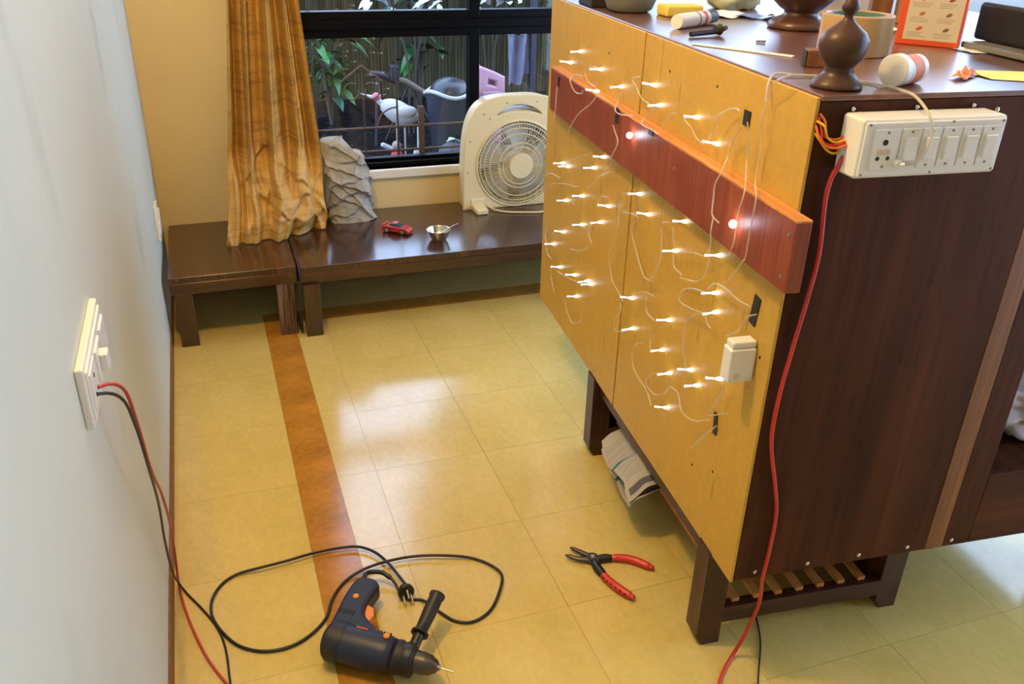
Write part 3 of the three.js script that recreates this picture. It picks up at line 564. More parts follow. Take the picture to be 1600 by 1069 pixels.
// ------------------------------------------------------------------ the cabinet (its own frame: x right, y up, z towards the camera; the near left corner is the origin)
const PHI = THREE.MathUtils.degToRad(-5.2), CO = V(0.999, 0, 2.247), TOP = 1.115;
const cab = (b, y, a) => { const p = V(b, y, -a).applyAxisAngle(V(0, 1, 0), PHI).add(CO); return [p.x, p.y, p.z]; };
const CL = 1.31, CW = 1.0, Y0 = 0.238;
{
  const g = thing('wooden_cabinet', 'big brown wooden cabinet on legs with yellow panels covered in LED lights', 'cabinet', [CO.x, 0, CO.z], PHI);
  mesh('table_top', bx(0.0065, CW + 0.004, TOP - 0.008, TOP, -CL, 0.002, 0.002), M.top, g);
  for (const [a0, a1] of [[0.0, 0.6325], [0.6395, CL]]) mesh('yellow_panel', bx(0, 0.006, 0.235, TOP - 0.003, -a1, -a0, 0.0015), M.panel, g);
  mesh('panel_backing', bx(0.007, 0.024, Y0, TOP - 0.0085, -CL, -0.02), M.side, g);
  // near side: brown board, bare upright, frame round an opening
  mesh('side_board', bx(0.0065, 0.412, Y0, TOP - 0.0085, -0.018, 0, 0.002), M.side, g);
  mesh('bare_upright', bx(0.4125, 0.452, Y0, TOP - 0.0085, -0.018, 0.0005, 0.001), M.stripWood, g);
  mesh('side_stile', bx(0.4525, 0.51, Y0, TOP - 0.0085, -0.018, 0, 0.002), M.side, g);
  mesh('side_stile', bx(0.94, CW, Y0, TOP - 0.0085, -0.018, 0, 0.002), M.side, g);
  mesh('lower_rail', bx(0.5105, 0.9395, Y0, 0.40, -0.018, 0, 0.002, true), M.side, g);
  mesh('upper_rail', bx(0.5105, 0.9395, 0.95, TOP - 0.0085, -0.018, 0, 0.002, true), M.side, g);
  mesh('far_board', bx(0.025, CW - 0.02, Y0, TOP - 0.0085, -0.83, -0.812), M.side, g);
  mesh('right_board', bx(CW - 0.02, CW, Y0, TOP - 0.0085, -0.83, -0.019), M.side, g);
  mesh('bottom_board', bx(0.025, CW - 0.02, Y0, Y0 + 0.018, -0.811, -0.019), M.side, g);
  mesh('divider', bx(0.455, 0.47, Y0 + 0.018, TOP - 0.0085, -0.811, -0.019), M.side, g);
  mesh('inner_shelf', bx(0.47, CW - 0.02, 0.385, 0.398, -0.6, -0.019), M.side, g);
  // ledge board screwed across the panels
  const lb = mesh('ledge_board', bx(-0.0255, -0.0005, 0.838, 0.9462, -1.205, 0.045, 0.0012), M.ledge, g);
  mesh('bare_edge', bx(-0.0257, -0.0005, 0.9465, 0.950, -1.205, 0.045, 0.0006), M.bare, lb);
  for (const [a, y] of [[-0.03, 0.925], [-0.028, 0.86], [0.379, 0.906], [1.15, 0.87]]) mesh('screw', new THREE.CylinderGeometry(0.0035, 0.0035, 0.0016, 10).rotateZ(1.57).translate(-0.0262, y, -a), M.steel, lb);
  for (const [b, y] of [[0.048, 0.252], [0.156, 0.252], [0.265, 0.252], [0.371, 0.252], [0.47, 0.252], [0.07, 1.088], [0.19, 1.088], [0.30, 1.088]]) mesh('nail', ball(b, y, 0.0005, 0.0042, 1, 1, 0.5), M.steel, g);
  for (const [a, y] of [[0.12, 0.40], [0.2, 0.36], [0.5, 1.06], [0.84, 1.04], [0.3, 1.07], [0.03, 0.69]]) mesh('nail_hole', new THREE.CylinderGeometry(0.0028, 0.0028, 0.001, 8).rotateZ(1.57).translate(-0.0002, y, -a), M.dark, g);
  // stand with legs, rails and a slatted shelf
  const legS = shape([[0, 0.022], [0.014, 0], [0.05, 0], [0.05, Y0], [0, Y0]]);
  const leg = (b, a) => mesh('leg', uvm(extr(legS, 0.048, 0.001).translate(b, 0, -a - 0.049)), M.leg, g);
  leg(-0.004, 0.075); leg(-0.004, 0.762); leg(0.418, 0.088); leg(0.418, 0.762); leg(0.9, 0.10); leg(0.9, 0.762);
  mesh('stand_rail', bx(0.014, 0.03, 0.19, Y0, -0.762, -0.125, 0.001), M.leg, g);
  mesh('stand_rail', bx(0.43, 0.448, 0.165, Y0, -0.762, -0.137, 0.001), M.leg, g);
  mesh('stand_rail', bx(0.046, 0.418, 0.165, Y0, -0.125, -0.107, 0.001), M.leg, g);
  mesh('stretcher', bx(0.046, 0.418, 0.040, 0.080, -0.112, -0.086, 0.002, true), M.leg, g);
  mesh('stretcher', bx(0.046, 0.418, 0.040, 0.080, -0.795, -0.769, 0.002, true), M.leg, g);
  mesh('light_blocking_board', bx(0.449, 0.461, 0.0, Y0, -0.762, -0.137, 0.001), M.leg, g);  // added with the next board to keep daylight from behind the slats
  mesh('light_blocking_board', bx(0.046, 0.418, 0.0, Y0, -0.82, -0.81, 0.001), M.leg, g);
  const sg = bx(-0.008, 0.008, 0.080, 0.090, -0.785, -0.098, 0.001);
  for (let i = 0; i < 7; i++) mesh('slat', sg, M.bare, g).position.x = 0.085 + i * 0.0485;
}

// ------------------------------------------------------------------ LED string light on the yellow panels
const LED=[[1.016,1.028],[0.976,1.111],[1.0,0.875],[0.963,0.813],[0.988,0.735],[1.025,0.556],[0.994,0.518],[1.007,0.355],[0.982,0.266],[0.811,0.816],[0.71,1.128],[0.714,1.082],[0.768,0.878],[0.62,1.083],[0.674,0.951],[0.71,0.758],[0.795,0.58],[0.769,0.522],[0.602,0.937],[0.656,0.801],[0.527,1.091],[0.46,1.176],[0.813,0.351],[0.745,0.375],[0.803,0.201],[0.417,1.104],[0.448,0.97],[0.473,0.869],[0.477,0.839],[0.395,0.948],[0.558,0.569],[0.492,0.549],[0.599,0.368],[0.734,0.196],[0.701,0.186],[0.524,0.382],[0.492,0.34],[0.548,0.251],[0.533,0.217],[0.591,0.138],[0.414,0.332]];
const LEDGE_LED=[[0.917,0.591],[0.89,0.118]];
const WIRES=[
[[-0.036,0.917,1.107],[-0.036,0.859,1.104],[-0.012,0.811,1.195]],
[[-0.012,0.966,0.974],[-0.012,0.959,1.028],[-0.036,0.952,0.982],[-0.036,0.933,0.958],[-0.036,0.94,0.904],[-0.036,0.951,0.883]],
[[-0.012,1.005,0.846],[-0.012,0.998,0.912],[-0.012,0.978,0.951],[-0.012,0.963,0.924],[-0.012,0.961,0.868]],
[[-0.036,0.954,0.796],[-0.036,0.93,0.831],[-0.036,0.898,0.896],[-0.036,0.882,0.923],[-0.036,0.85,0.958],[-0.012,0.811,1.044]],
[[-0.012,0.988,0.697],[-0.012,0.964,0.719],[-0.036,0.952,0.674],[-0.036,0.95,0.642],[-0.036,0.957,0.595],[-0.036,0.964,0.564]],
[[-0.012,1.031,0.607],[-0.012,1.02,0.64],[-0.012,1.008,0.62],[-0.012,0.992,0.598],[-0.012,0.987,0.555]],
[[-0.012,0.994,0.498],[-0.012,0.978,0.529],[-0.012,0.959,0.561],[-0.036,0.958,0.514],[-0.036,0.958,0.465],[-0.036,0.959,0.431]],
[[-0.012,0.958,0.463],[-0.012,0.976,0.452],[-0.012,0.994,0.433],[-0.012,0.999,0.416]],
[[-0.012,0.997,0.378],[-0.012,0.988,0.354],[-0.012,0.979,0.329],[-0.012,0.974,0.299]],
[[-0.012,0.977,0.284],[-0.012,1.002,0.264],[-0.012,1.03,0.248],[-0.012,1.046,0.227],[-0.012,1.055,0.198],[-0.012,1.057,0.175]],
[[-0.012,1.032,0.167],[-0.012,1.003,0.196],[-0.012,0.976,0.206],[-0.036,0.964,0.165],[-0.036,0.934,0.187],[-0.036,0.909,0.189],[-0.036,0.884,0.184],[-0.036,0.88,0.154]],
[[-0.012,1.134,0.054],[-0.012,1.119,0.083],[-0.012,1.095,0.106],[-0.012,1.052,0.107],[-0.012,1.028,0.106],[-0.012,0.966,0.098],[-0.036,0.955,0.054],[-0.036,0.902,0.049],[-0.036,0.86,0.056],[-0.012,0.829,0.102],[-0.012,0.798,0.124],[-0.012,0.767,0.155]],
[[-0.012,1.046,0.148],[-0.012,1.019,0.14],[-0.012,0.987,0.138],[-0.036,0.953,0.092],[-0.036,0.918,0.091],[-0.036,0.873,0.101],[-0.012,0.822,0.148]],
[[-0.036,0.921,0.667],[-0.036,0.907,0.664],[-0.036,0.891,0.64],[-0.036,0.854,0.664],[-0.012,0.8,0.752],[-0.012,0.759,0.815]],
[[-0.012,0.806,0.868],[-0.012,0.776,0.946],[-0.012,0.736,1.052]],
[[-0.012,0.642,1.232],[-0.012,0.66,1.202],[-0.012,0.67,1.122]],
[[-0.012,0.593,1.244],[-0.012,0.63,1.191],[-0.012,0.665,1.086],[-0.012,0.685,0.992],[-0.012,0.7,0.947]],
[[-0.012,0.8,0.731],[-0.012,0.77,0.794],[-0.012,0.744,0.84],[-0.012,0.715,0.883]],
[[-0.012,0.659,1.004],[-0.012,0.643,1.007],[-0.012,0.645,0.968]],
[[-0.012,0.739,0.734],[-0.012,0.723,0.784],[-0.012,0.709,0.786],[-0.012,0.687,0.809]],
[[-0.012,0.786,0.613],[-0.012,0.768,0.657],[-0.012,0.747,0.668],[-0.012,0.699,0.653],[-0.012,0.605,0.691],[-0.012,0.563,0.668],[-0.012,0.544,0.625],[-0.012,0.538,0.594]],
[[-0.012,0.736,0.637],[-0.012,0.749,0.559],[-0.012,0.718,0.574],[-0.012,0.678,0.549],[-0.012,0.654,0.52],[-0.012,0.641,0.491],[-0.012,0.652,0.441]],
[[-0.012,0.58,0.989],[-0.012,0.548,1.053],[-0.012,0.524,1.116],[-0.012,0.496,1.156]],
[[-0.012,0.638,0.852],[-0.012,0.61,0.842],[-0.012,0.592,0.823]],
[[-0.012,0.507,1.217],[-0.012,0.467,1.238],[-0.012,0.449,1.222],[-0.012,0.448,1.201]],
[[-0.012,0.437,1.206],[-0.012,0.423,1.19],[-0.012,0.427,1.145]],
[[-0.012,0.513,0.994],[-0.012,0.538,0.915],[-0.012,0.565,0.863]],
[[-0.012,0.396,1.153],[-0.012,0.365,1.154],[-0.012,0.339,1.111]],
[[-0.012,0.407,1.096],[-0.012,0.432,0.979],[-0.012,0.452,0.915]],
[[-0.012,0.367,1.003],[-0.012,0.342,0.998],[-0.012,0.319,0.958],[-0.012,0.333,0.909],[-0.012,0.362,0.864],[-0.012,0.389,0.859]],
[[-0.012,0.53,0.605],[-0.012,0.515,0.597],[-0.012,0.478,0.622],[-0.012,0.454,0.625],[-0.012,0.472,0.574],[-0.012,0.503,0.521]],
[[-0.012,0.581,0.54],[-0.012,0.61,0.484],[-0.012,0.626,0.427]],
[[-0.012,0.607,0.472],[-0.012,0.576,0.464],[-0.012,0.576,0.414]],
[[-0.012,0.801,0.38],[-0.012,0.78,0.428],[-0.012,0.748,0.426],[-0.012,0.708,0.422],[-0.012,0.667,0.438],[-0.012,0.643,0.467]],
[[-0.012,0.792,0.377],[-0.012,0.755,0.367],[-0.012,0.724,0.353],[-0.012,0.721,0.31]],
[[-0.012,0.752,0.348],[-0.012,0.777,0.28],[-0.012,0.795,0.223],[-0.012,0.815,0.219],[-0.036,0.861,0.172],[-0.036,0.884,0.179]],
[[-0.012,0.789,0.221],[-0.012,0.757,0.222],[-0.012,0.731,0.256],[-0.012,0.711,0.319]],
[[-0.012,0.727,0.214],[-0.012,0.714,0.262],[-0.012,0.689,0.307],[-0.012,0.671,0.311],[-0.012,0.674,0.262],[-0.012,0.688,0.213]],
[[-0.012,0.735,0.211],[-0.012,0.758,0.182],[-0.012,0.766,0.135],[-0.012,0.763,0.099],[-0.012,0.769,0.061]],
[[-0.012,0.693,0.199],[-0.012,0.66,0.258],[-0.012,0.631,0.278],[-0.012,0.597,0.269],[-0.012,0.552,0.251]],
[[-0.012,0.686,0.202],[-0.012,0.672,0.192],[-0.012,0.67,0.181]],
[[-0.012,0.685,0.12],[-0.012,0.714,0.084],[-0.012,0.75,0.059],[-0.012,0.767,0.035]],
[[-0.012,0.501,0.459],[-0.012,0.474,0.498],[-0.012,0.429,0.503],[-0.012,0.417,0.453],[-0.012,0.412,0.407],[-0.012,0.394,0.374]],
[[-0.012,0.542,0.426],[-0.012,0.525,0.429],[-0.012,0.509,0.418]],
[[-0.012,0.483,0.356],[-0.012,0.454,0.404],[-0.012,0.424,0.418],[-0.012,0.419,0.38],[-0.012,0.449,0.333],[-0.012,0.493,0.296],[-0.012,0.519,0.29],[-0.012,0.535,0.282]],
[[-0.012,0.482,0.305],[-0.012,0.486,0.269],[-0.012,0.464,0.238],[-0.012,0.465,0.202],[-0.012,0.504,0.138]],
[[-0.012,0.612,0.098],[-0.012,0.579,0.108],[-0.012,0.537,0.126],[-0.012,0.515,0.135]],
[[-0.012,0.554,0.08],[-0.012,0.518,0.131]],
[[-0.012,0.511,0.108],[-0.012,0.47,0.138],[-0.012,0.416,0.177]]
];
{
  const g = thing('led_string_light', 'clear wired string of white LED lights pinned over the yellow panels', 'string light', [CO.x, 0, CO.z], PHI);
  const clear = new THREE.MeshPhysicalMaterial({ color: new THREE.Color().setRGB(0.86, 0.80, 0.68), roughness: 0.3, transmission: 0.62, thickness: 0 });
  const glow = new THREE.MeshStandardMaterial({ color: 0xffffff, emissive: new THREE.Color().setRGB(0.92, 0.92, 1), emissiveIntensity: 6 });
  const sleeveM = new THREE.MeshStandardMaterial({ color: 0xffffff, roughness: 0.3, emissive: new THREE.Color().setRGB(0.85, 0.85, 1), emissiveIntensity: 1.3 });
  const bulbG = merge([new THREE.SphereGeometry(0.0038, 12, 8).scale(1.5, 1, 1), new THREE.CylinderGeometry(0.0028, 0.0028, 0.006, 10).rotateZ(1.57).translate(-0.004, 0, 0)]);
  const sleeveG = new THREE.CylinderGeometry(0.0024, 0.0016, 0.021, 8).rotateZ(1.57).translate(-0.0165, 0, 0);
  const wireEnd = (p) => p;
  LED.forEach(([y, a], i) => {
    const l = mesh('led_lamp', sleeveG, sleeveM, g);
    const lift = y > 0.83 && y < 0.965 ? -0.028 : 0;
    l.position.set(-0.004 + lift, y - 0.001, -a); l.rotation.set(0, rr(-0.25, 0.15), rr(-0.16, 0.05));
    mesh('led_bulb', bulbG, glow, l);
  });
  LEDGE_LED.forEach(([y, a]) => {
    const l = mesh('led_lamp', sleeveG, sleeveM, g);
    l.position.set(-0.0345, y, -a); l.rotation.set(0, -2.0, 0.1);          // these two lie along the ledge board and light it
    mesh('led_bulb', merge([new THREE.SphereGeometry(0.0068, 14, 10)]), glow, l);
    const s = new THREE.PointLight(new THREE.Color().setRGB(0.78, 0.80, 1), 0.0075, 0, 2); s.castShadow = true; s.shadow.radius = 0.25;
    s.position.set(...cab(-0.0345, y, a)); scene.add(s);
  });
  for (const w of WIRES) mesh('wire', tube(w.map(([b, y, a]) => V(b - rr(0, 0.008), y, -a)), 0.0014, w.length * 7, 6), clear, g);
  // lead over the table top, past the finial and down to the switchboard
  mesh('lead_wire', tube([[-0.012, 1.085, -0.115], [-0.006, 1.108, -0.125], [0.010, 1.1185, -0.14], [0.045, 1.118, -0.13], [0.09, 1.1175, -0.115], [0.125, 1.1175, -0.06], [0.135, 1.118, -0.01], [0.139, 1.115, 0.02], [0.140, 1.095, 0.058], [0.146, 1.07, 0.064], [0.142, 1.045, 0.062], [0.128, 1.03, 0.06], [0.112, 1.033, 0.054]], 0.0022, 110, 7), clear, g);
  for (const [b, y, a, w, h, rot] of [[-0.027, 0.925, 1.13, 0.014, 0.026, 0.2], [-0.027, 0.935, 0.69, 0.016, 0.032, 0], [-0.027, 0.945, 0.50, 0.022, 0.012, 0], [-0.0012, 1.043, 0.183, 0.021, 0.024, 0], [-0.0012, 0.758, 0.066, 0.020, 0.052, 0.12], [-0.0012, 0.497, 0.135, 0.013, 0.044, -0.12]]) {
    const t = mesh('black_tape', bx(-0.0012, 0.0008, -h / 2, h / 2, -w / 2, w / 2, 0.0004), M.blackTape, g); t.position.set(b, y, -a); t.rotation.x = rot;
  }
}
{ // small controller box pinned to the panel
  const g = thing('controller_box', 'small white plastic controller box on the yellow panel by the ledge end', 'controller', cab(-0.0005, 0.64, 0.052), PHI);
  mesh('box_body', bx(-0.047, 0, 0, 0.062, -0.016, 0.013, 0.004), M.plastic, g);
  mesh('box_lid', bx(-0.044, -0.001, 0.062, 0.074, -0.014, 0.010, 0.003), M.plastic, g);
  mesh('button', rod([-0.032, 0.013, 0.0125], [-0.032, 0.013, 0.0145], 0.006), M.plasticGrey, g);
}

// ------------------------------------------------------------------ white switchboard on the near side
{
  const W = 0.232, H = 0.083, D = 0.05;
  const g = thing('extension_switchboard', 'white electric switchboard with socket and rocker switches on the cabinet side', 'switchboard', cab(0.045, 1.009, 0), PHI);
  mesh('case', bx(0, W, 0, H, 0, D, 0.005), M.plastic, g);
  mesh('cover', bx(0.004, W - 0.004, 0.004, H - 0.004, D - 0.002, D + 0.0035, 0.0025), M.plastic, g);
  const f = D + 0.003;
  const so = mesh('socket', bx(0.018, 0.058, 0.014, 0.070, f, f + 0.003, 0.001), M.plastic, g);
  for (const [x, y, r] of [[0.036, 0.052, 0.0042], [0.028, 0.030, 0.003], [0.044, 0.030, 0.003], [0.030, 0.040, 0.0022], [0.043, 0.040, 0.0022]]) mesh('socket_hole', rod([x, y, f + 0.002], [x, y, f + 0.0035], r), M.hole, so);
  mesh('shutter', bx(0.026, 0.046, 0.035, 0.042, f + 0.003, f + 0.0042, 0.0006), M.tan, so);
  for (let i = 0; i < 5; i++) {
    const x = 0.0605 + i * 0.0325, m = mesh('switch_module', bx(x, x + 0.030, 0.014, 0.070, f, f + 0.003, 0.001), M.plastic, g);
    const rk = mesh('rocker', bx(-0.009, 0.009, -0.016, 0.016, 0, 0.005, 0.0012), M.plastic, m);
    rk.position.set(x + 0.015, 0.042, f + 0.002); rk.rotation.x = i ? 0.07 : -0.08;
    for (const y of [0.0185, 0.0655]) mesh('screw', rod([x + 0.015, y, f + 0.0025], [x + 0.015, y, f + 0.0036], 0.002, 8), M.screwGrey, m);
  }
  for (const y of [0.0185, 0.0655]) mesh('screw', rod([0.038, y, f + 0.0025], [0.038, y, f + 0.0036], 0.002, 8), M.screwGrey, so);
  for (const [x, y] of [[0.009, 0.076], [0.14, 0.077], [0.009, 0.007], [0.12, 0.0065], [W - 0.01, 0.076], [W - 0.01, 0.007]]) mesh('screw', rod([x, y, f - 0.001], [x, y, f + 0.0012], 0.0019, 8), M.screwGrey, g);
  for (const [x, y] of [[0.012, H + 0.004], [0.115, H + 0.004], [0.21, H + 0.004]]) mesh('mounting_screw', ball(x, y, 0.003, 0.0035), M.steel, g);
  mesh('plug', merge([rod([0.06, 0.022, f + 0.001], [0.06, 0.022, f + 0.012], 0.006, 12), rod([0.06, 0.022, f + 0.012], [0.064, 0.024, f + 0.016], 0.003, 8)]), M.plastic, g);
  // coloured wires from the cabinet corner into the case
  const w = (m, pts) => mesh('feed_wire', tube(pts, 0.0019, 40, 6), m, g);
  w(M.redWire, [[-0.040, 0.078, 0.003], [-0.036, 0.060, 0.010], [-0.034, 0.046, 0.014], [-0.018, 0.040, 0.016], [0.002, 0.045, 0.018]]);
  w(M.orangeWire, [[-0.042, 0.066, 0.003], [-0.039, 0.050, 0.013], [-0.030, 0.040, 0.018], [-0.014, 0.037, 0.020], [0.002, 0.042, 0.022]]);
  w(M.yellowWire, [[-0.042, 0.072, 0.003], [-0.034, 0.066, 0.012], [-0.026, 0.050, 0.012], [-0.012, 0.043, 0.013], [0.002, 0.047, 0.014]]);
  w(M.yellowWire, [[-0.041, 0.055, 0.003], [-0.032, 0.042, 0.010], [-0.022, 0.032, 0.010], [-0.010, 0.027, 0.010], [0.002, 0.031, 0.010]]);
  w(M.orangeWire, [[-0.039, 0.082, 0.003], [-0.031, 0.070, 0.008], [-0.028, 0.052, 0.006], [-0.012, 0.046, 0.008], [0.002, 0.05, 0.01]]);
}
{
  const onSide = [[0.047, 1.034, 0.018], [0.043, 1.020, 0.016], [0.039, 1.000, 0.010], [0.038, 0.972, 0.007], [0.046, 0.879, 0.006], [0.041, 0.805, 0.006], [0.032, 0.728, 0.007], [0.024, 0.635, 0.007], [0.026, 0.548, 0.006], [0.050, 0.452, 0.006], [0.063, 0.394, 0.006], [0.065, 0.307, 0.006], [0.061, 0.245, 0.008]].map(([b, y, z]) => V(...cab(b, y, -z)));
  tag(mesh('red_cable', tube([...onSide, V(1.084, 0.15, 2.236), V(1.075, 0.06, 2.225), V(1.058, 0.008, 2.222), V(1.035, 0.004, 2.238), V(0.995, 0.004, 2.275), V(0.95, 0.004, 2.34), V(0.92, 0.004, 2.44)], 0.0037, 180, 8), M.redWire), 'red cable hanging down the cabinet side from the switchboard to the floor', 'cable');
  tag(mesh('floor_wire', tube([[1.178, 0.0028, 2.09], [1.166, 0.0028, 2.137], [1.136, 0.0028, 2.202], [1.076, 0.0028, 2.286], [1.02, 0.0028, 2.37]], 0.0018, 50, 6), M.cordBlack), 'thin dark wire lying on the floor under the cabinet front leg', 'wire');
}

// ------------------------------------------------------------------ things on the table top
const onTop = (name, label, category, b, a, turn = 0, group) => thing(name, label, category, cab(b, TOP + 0.0003, a), PHI + turn, group);
{
  const g = onTop('turned_finial', 'dark turned wooden finial with a pointed tip at the near corner', 'finial', 0.060, 0.052);
  mesh('finial_body', lathe([[0, 0], [0.036, 0], [0.0365, 0.004], [0.034, 0.009], [0.026, 0.016], [0.0205, 0.021], [0.0215, 0.024], [0.0195, 0.028], [0.022, 0.032], [0.0305, 0.042], [0.0345, 0.055], [0.0338, 0.066], [0.028, 0.076], [0.017, 0.084], [0.009, 0.091], [0.0062, 0.096], [0.0075, 0.100], [0.0118, 0.106], [0.0122, 0.111], [0.0085, 0.119], [0.0035, 0.127], [0.0005, 0.131]], 48), M.finial, g);
  const b = onTop('turned_bowl', 'big dark turned wooden bowl on a round foot', 'bowl', 0.352, 0.655);
  mesh('bowl_body', lathe([[0, 0], [0.063, 0], [0.066, 0.004], [0.064, 0.012], [0.056, 0.018], [0.040, 0.024], [0.034, 0.030], [0.036, 0.035], [0.046, 0.041], [0.070, 0.062], [0.085, 0.09], [0.088, 0.12], [0.084, 0.12], [0.08, 0.092], [0.06, 0.062], [0, 0.05]], 48), M.turned, b);
  const p = onTop('stone_pot', 'round olive grey pot at the far end of the table', 'pot', 0.085, 0.957);
  mesh('pot_body', lathe([[0, 0], [0.042, 0], [0.052, 0.006], [0.062, 0.03], [0.064, 0.055], [0.055, 0.085], [0.045, 0.095], [0.04, 0.094], [0.05, 0.08], [0.056, 0.05], [0, 0.01]], 40), mat([0.17, 0.165, 0.125], 0.6), p);
  const k = onTop('dark_box', 'small dark box lying behind the olive grey pot', 'box', 0.045, 1.08);
  mesh('box_body', bx(-0.03, 0.035, 0, 0.03, -0.05, 0.05, 0.003), M.dark, k);
}
{
  const g = tag(mesh('sponge', (() => { const q = bx(-0.046, 0.046, 0, 0.024, -0.028, 0.028, 0.005); return q; })(), mat([0.80, 0.62, 0.12], 0.9, { bumpMap: T.plaster, bumpScale: 0.002 })), 'yellow sponge block behind the white glue tube', 'sponge');
  g.position.set(...cab(0.175, TOP + 0.0003, 0.872)); g.rotation.y = PHI + 0.05;
  const t = onTop('glue_tube', 'white glue stick tube with a black cap on the table', 'glue tube', 0.137, 0.697, Math.atan2(0.092, 0.134));
  mesh('tube_body', new THREE.CylinderGeometry(0.0145, 0.0145, 0.108, 28).rotateZ(1.57).translate(-0.02, 0.0145, 0), M.cream2, t);
  mesh('cap', new THREE.CylinderGeometry(0.0125, 0.0145, 0.035, 28).rotateZ(-1.57).translate(0.052, 0.0145, 0), M.black, t);
  mesh('end_cap', new THREE.CylinderGeometry(0.0138, 0.0138, 0.006, 28).rotateZ(1.57).translate(-0.077, 0.0145, 0), M.plastic, t);
  mesh('label_band', new THREE.CylinderGeometry(0.0147, 0.0147, 0.012, 28, 1, true).rotateZ(1.57).translate(0.016, 0.0145, 0), M.red, t);
  mesh('label_band', new THREE.CylinderGeometry(0.0147, 0.0147, 0.004, 28, 1, true).rotateZ(1.57).translate(-0.008, 0.0145, 0), M.black, t);
  const k = onTop('chuck_key', 'black steel drill chuck key on the table', 'chuck key', 0.095, 0.553, Math.atan2(0.028, 0.087));
  mesh('shank', rod([-0.045, 0.006, 0], [0.02, 0.008, 0], 0.0052), M.black, k);
  mesh('gear', new THREE.CylinderGeometry(0.011, 0.007, 0.012, 14).rotateZ(-1.57).translate(0.024, 0.011, 0), M.steelDark, k);
  mesh('pilot', rod([0.03, 0.011, 0], [0.042, 0.011, 0], 0.004), M.steelDark, k);
  mesh('cross_bar', rod([0.036, 0.008, -0.014], [0.030, 0.016, 0.016], 0.0045), M.steelDark, k);
  const s = onTop('paper_strip', 'thin white plastic strip along the table edge', 'strip', 0.0785, 0.3785, -Math.atan2(0.151, 0.117));
  mesh('strip', bx(-0.096, 0.096, 0, 0.0025, -0.006, 0.006, 0.0008), M.paper, s);
  const d = tag(mesh('screw_bit', rod([-0.009, 0.0025, 0], [0.009, 0.0025, 0.003], 0.0024, 8), M.steel), 'tiny steel screw bit lying near the chuck key', 'screw bit');
  d.position.set(...cab(0.161, TOP + 0.0003, 0.466));
}
{
  const r = onTop('tape_roll', 'wide roll of brown packing tape standing behind the finial', 'tape', 0.272, 0.338);
  mesh('tape', lathe([[0.045, 0], [0.060, 0], [0.061, 0.002], [0.061, 0.064], [0.060, 0.066], [0.045, 0.066], [0.045, 0]], 48), mat([0.46, 0.30, 0.12], 0.35), r);
  mesh('core', lathe([[0.0415, 0.001], [0.0449, 0.001], [0.0449, 0.065], [0.0415, 0.065], [0.0415, 0.001]], 48), mat([0.10, 0.22, 0.18], 0.6, DS), r);
  const w = onTop('wood_offcut', 'short wooden offcut with a dark end beside the finial', 'wood block', 0.134, 0.218, -0.35);
  mesh('block', bx(-0.024, 0.032, 0, 0.026, -0.016, 0.016, 0.002), M.stripWood, w); mesh('dark_end', bx(-0.0265, -0.0242, 0.001, 0.025, -0.0155, 0.0155, 0.0008), M.dark, w);
  const bt = onTop('pill_bottle', 'white plastic bottle lying on its side with an orange label', 'bottle', 0.168, 0.055, -PHI + Math.atan2(0.36, 0.93));
  const along = (g) => g.rotateZ(-Math.PI / 2);          // lathe axis onto x, away from the camera
  mesh('cap', along(lathe([[0, 0], [0.0215, 0], [0.023, 0.002], [0.023, 0.016], [0.021, 0.018], [0, 0.018]], 36)).translate(-0.03, 0.023, 0), M.plastic, bt);
  mesh('bottle_body', along(lathe([[0, 0.017], [0.018, 0.018], [0.0205, 0.026], [0.0205, 0.068], [0.018, 0.072], [0, 0.072]], 36)).translate(-0.03, 0.0205, 0), M.plastic, bt);
  mesh('label', along(lathe([[0.0209, 0.030], [0.0209, 0.056]], 36)).translate(-0.03, 0.0209, 0), mat([0.78, 0.20, 0.05], 0.5, DS), bt);
}
{
  const th = -Math.atan2(0.084, 0.073), nx = Math.sin(th), nz = Math.cos(th);
  const g = thing('orange_carton', 'orange red cardboard carton with a pale printed panel', 'box', [1.5035 - nx * 0.026, TOP + 0.0003, 1.892 - nz * 0.026], th);
  mesh('carton', bx(-0.056, 0.056, 0, 0.108, -0.025, 0.025, 0.0015), mat([0.72, 0.085, 0.02], 0.5), g);
  const c = document.createElement('canvas'); c.width = 256; c.height = 224; const x = c.getContext('2d');
  x.fillStyle = '#cfc4b4'; x.fillRect(0, 0, 256, 224);
  for (let i = 0; i < 6; i++) {
    const px = 18 + (i % 2) * 124, py = 14 + Math.floor(i / 2) * 70;
    x.fillStyle = ['#c05a2a', '#9a4a40', '#b06a3a', '#8a5a4a', '#c0502a', '#6a5a4a'][i]; x.beginPath(); x.ellipse(px + 52, py + 16, 15, 8, -0.5, 0, 7); x.fill();
    x.fillStyle = '#9c948a'; for (let k = 0; k < 3; k++) x.fillRect(px, py + 34 + k * 9, 92 - ((k * 37 + i * 13) % 30), 3);
  }
  const t = new THREE.CanvasTexture(c); t.colorSpace = THREE.SRGBColorSpace;
  mesh('printed_panel', new THREE.PlaneGeometry(0.096, 0.084).translate(0.004, 0.052, 0.0254), mat('#fff', 0.55, { map: t }), g);
  mesh('side_print', merge([new THREE.CircleGeometry(0.011, 20).rotateY(-1.57).translate(-0.0563, 0.062, 0), new THREE.CircleGeometry(0.007, 20).rotateY(-1.57).translate(-0.0563, 0.026, 0)]), mat([0.66, 0.62, 0.70], 0.5), g);
  mesh('side_print_centre', new THREE.CircleGeometry(0.006, 20).rotateY(-1.57).translate(-0.0565, 0.062, 0), mat([0.10, 0.15, 0.45], 0.5), g);
}
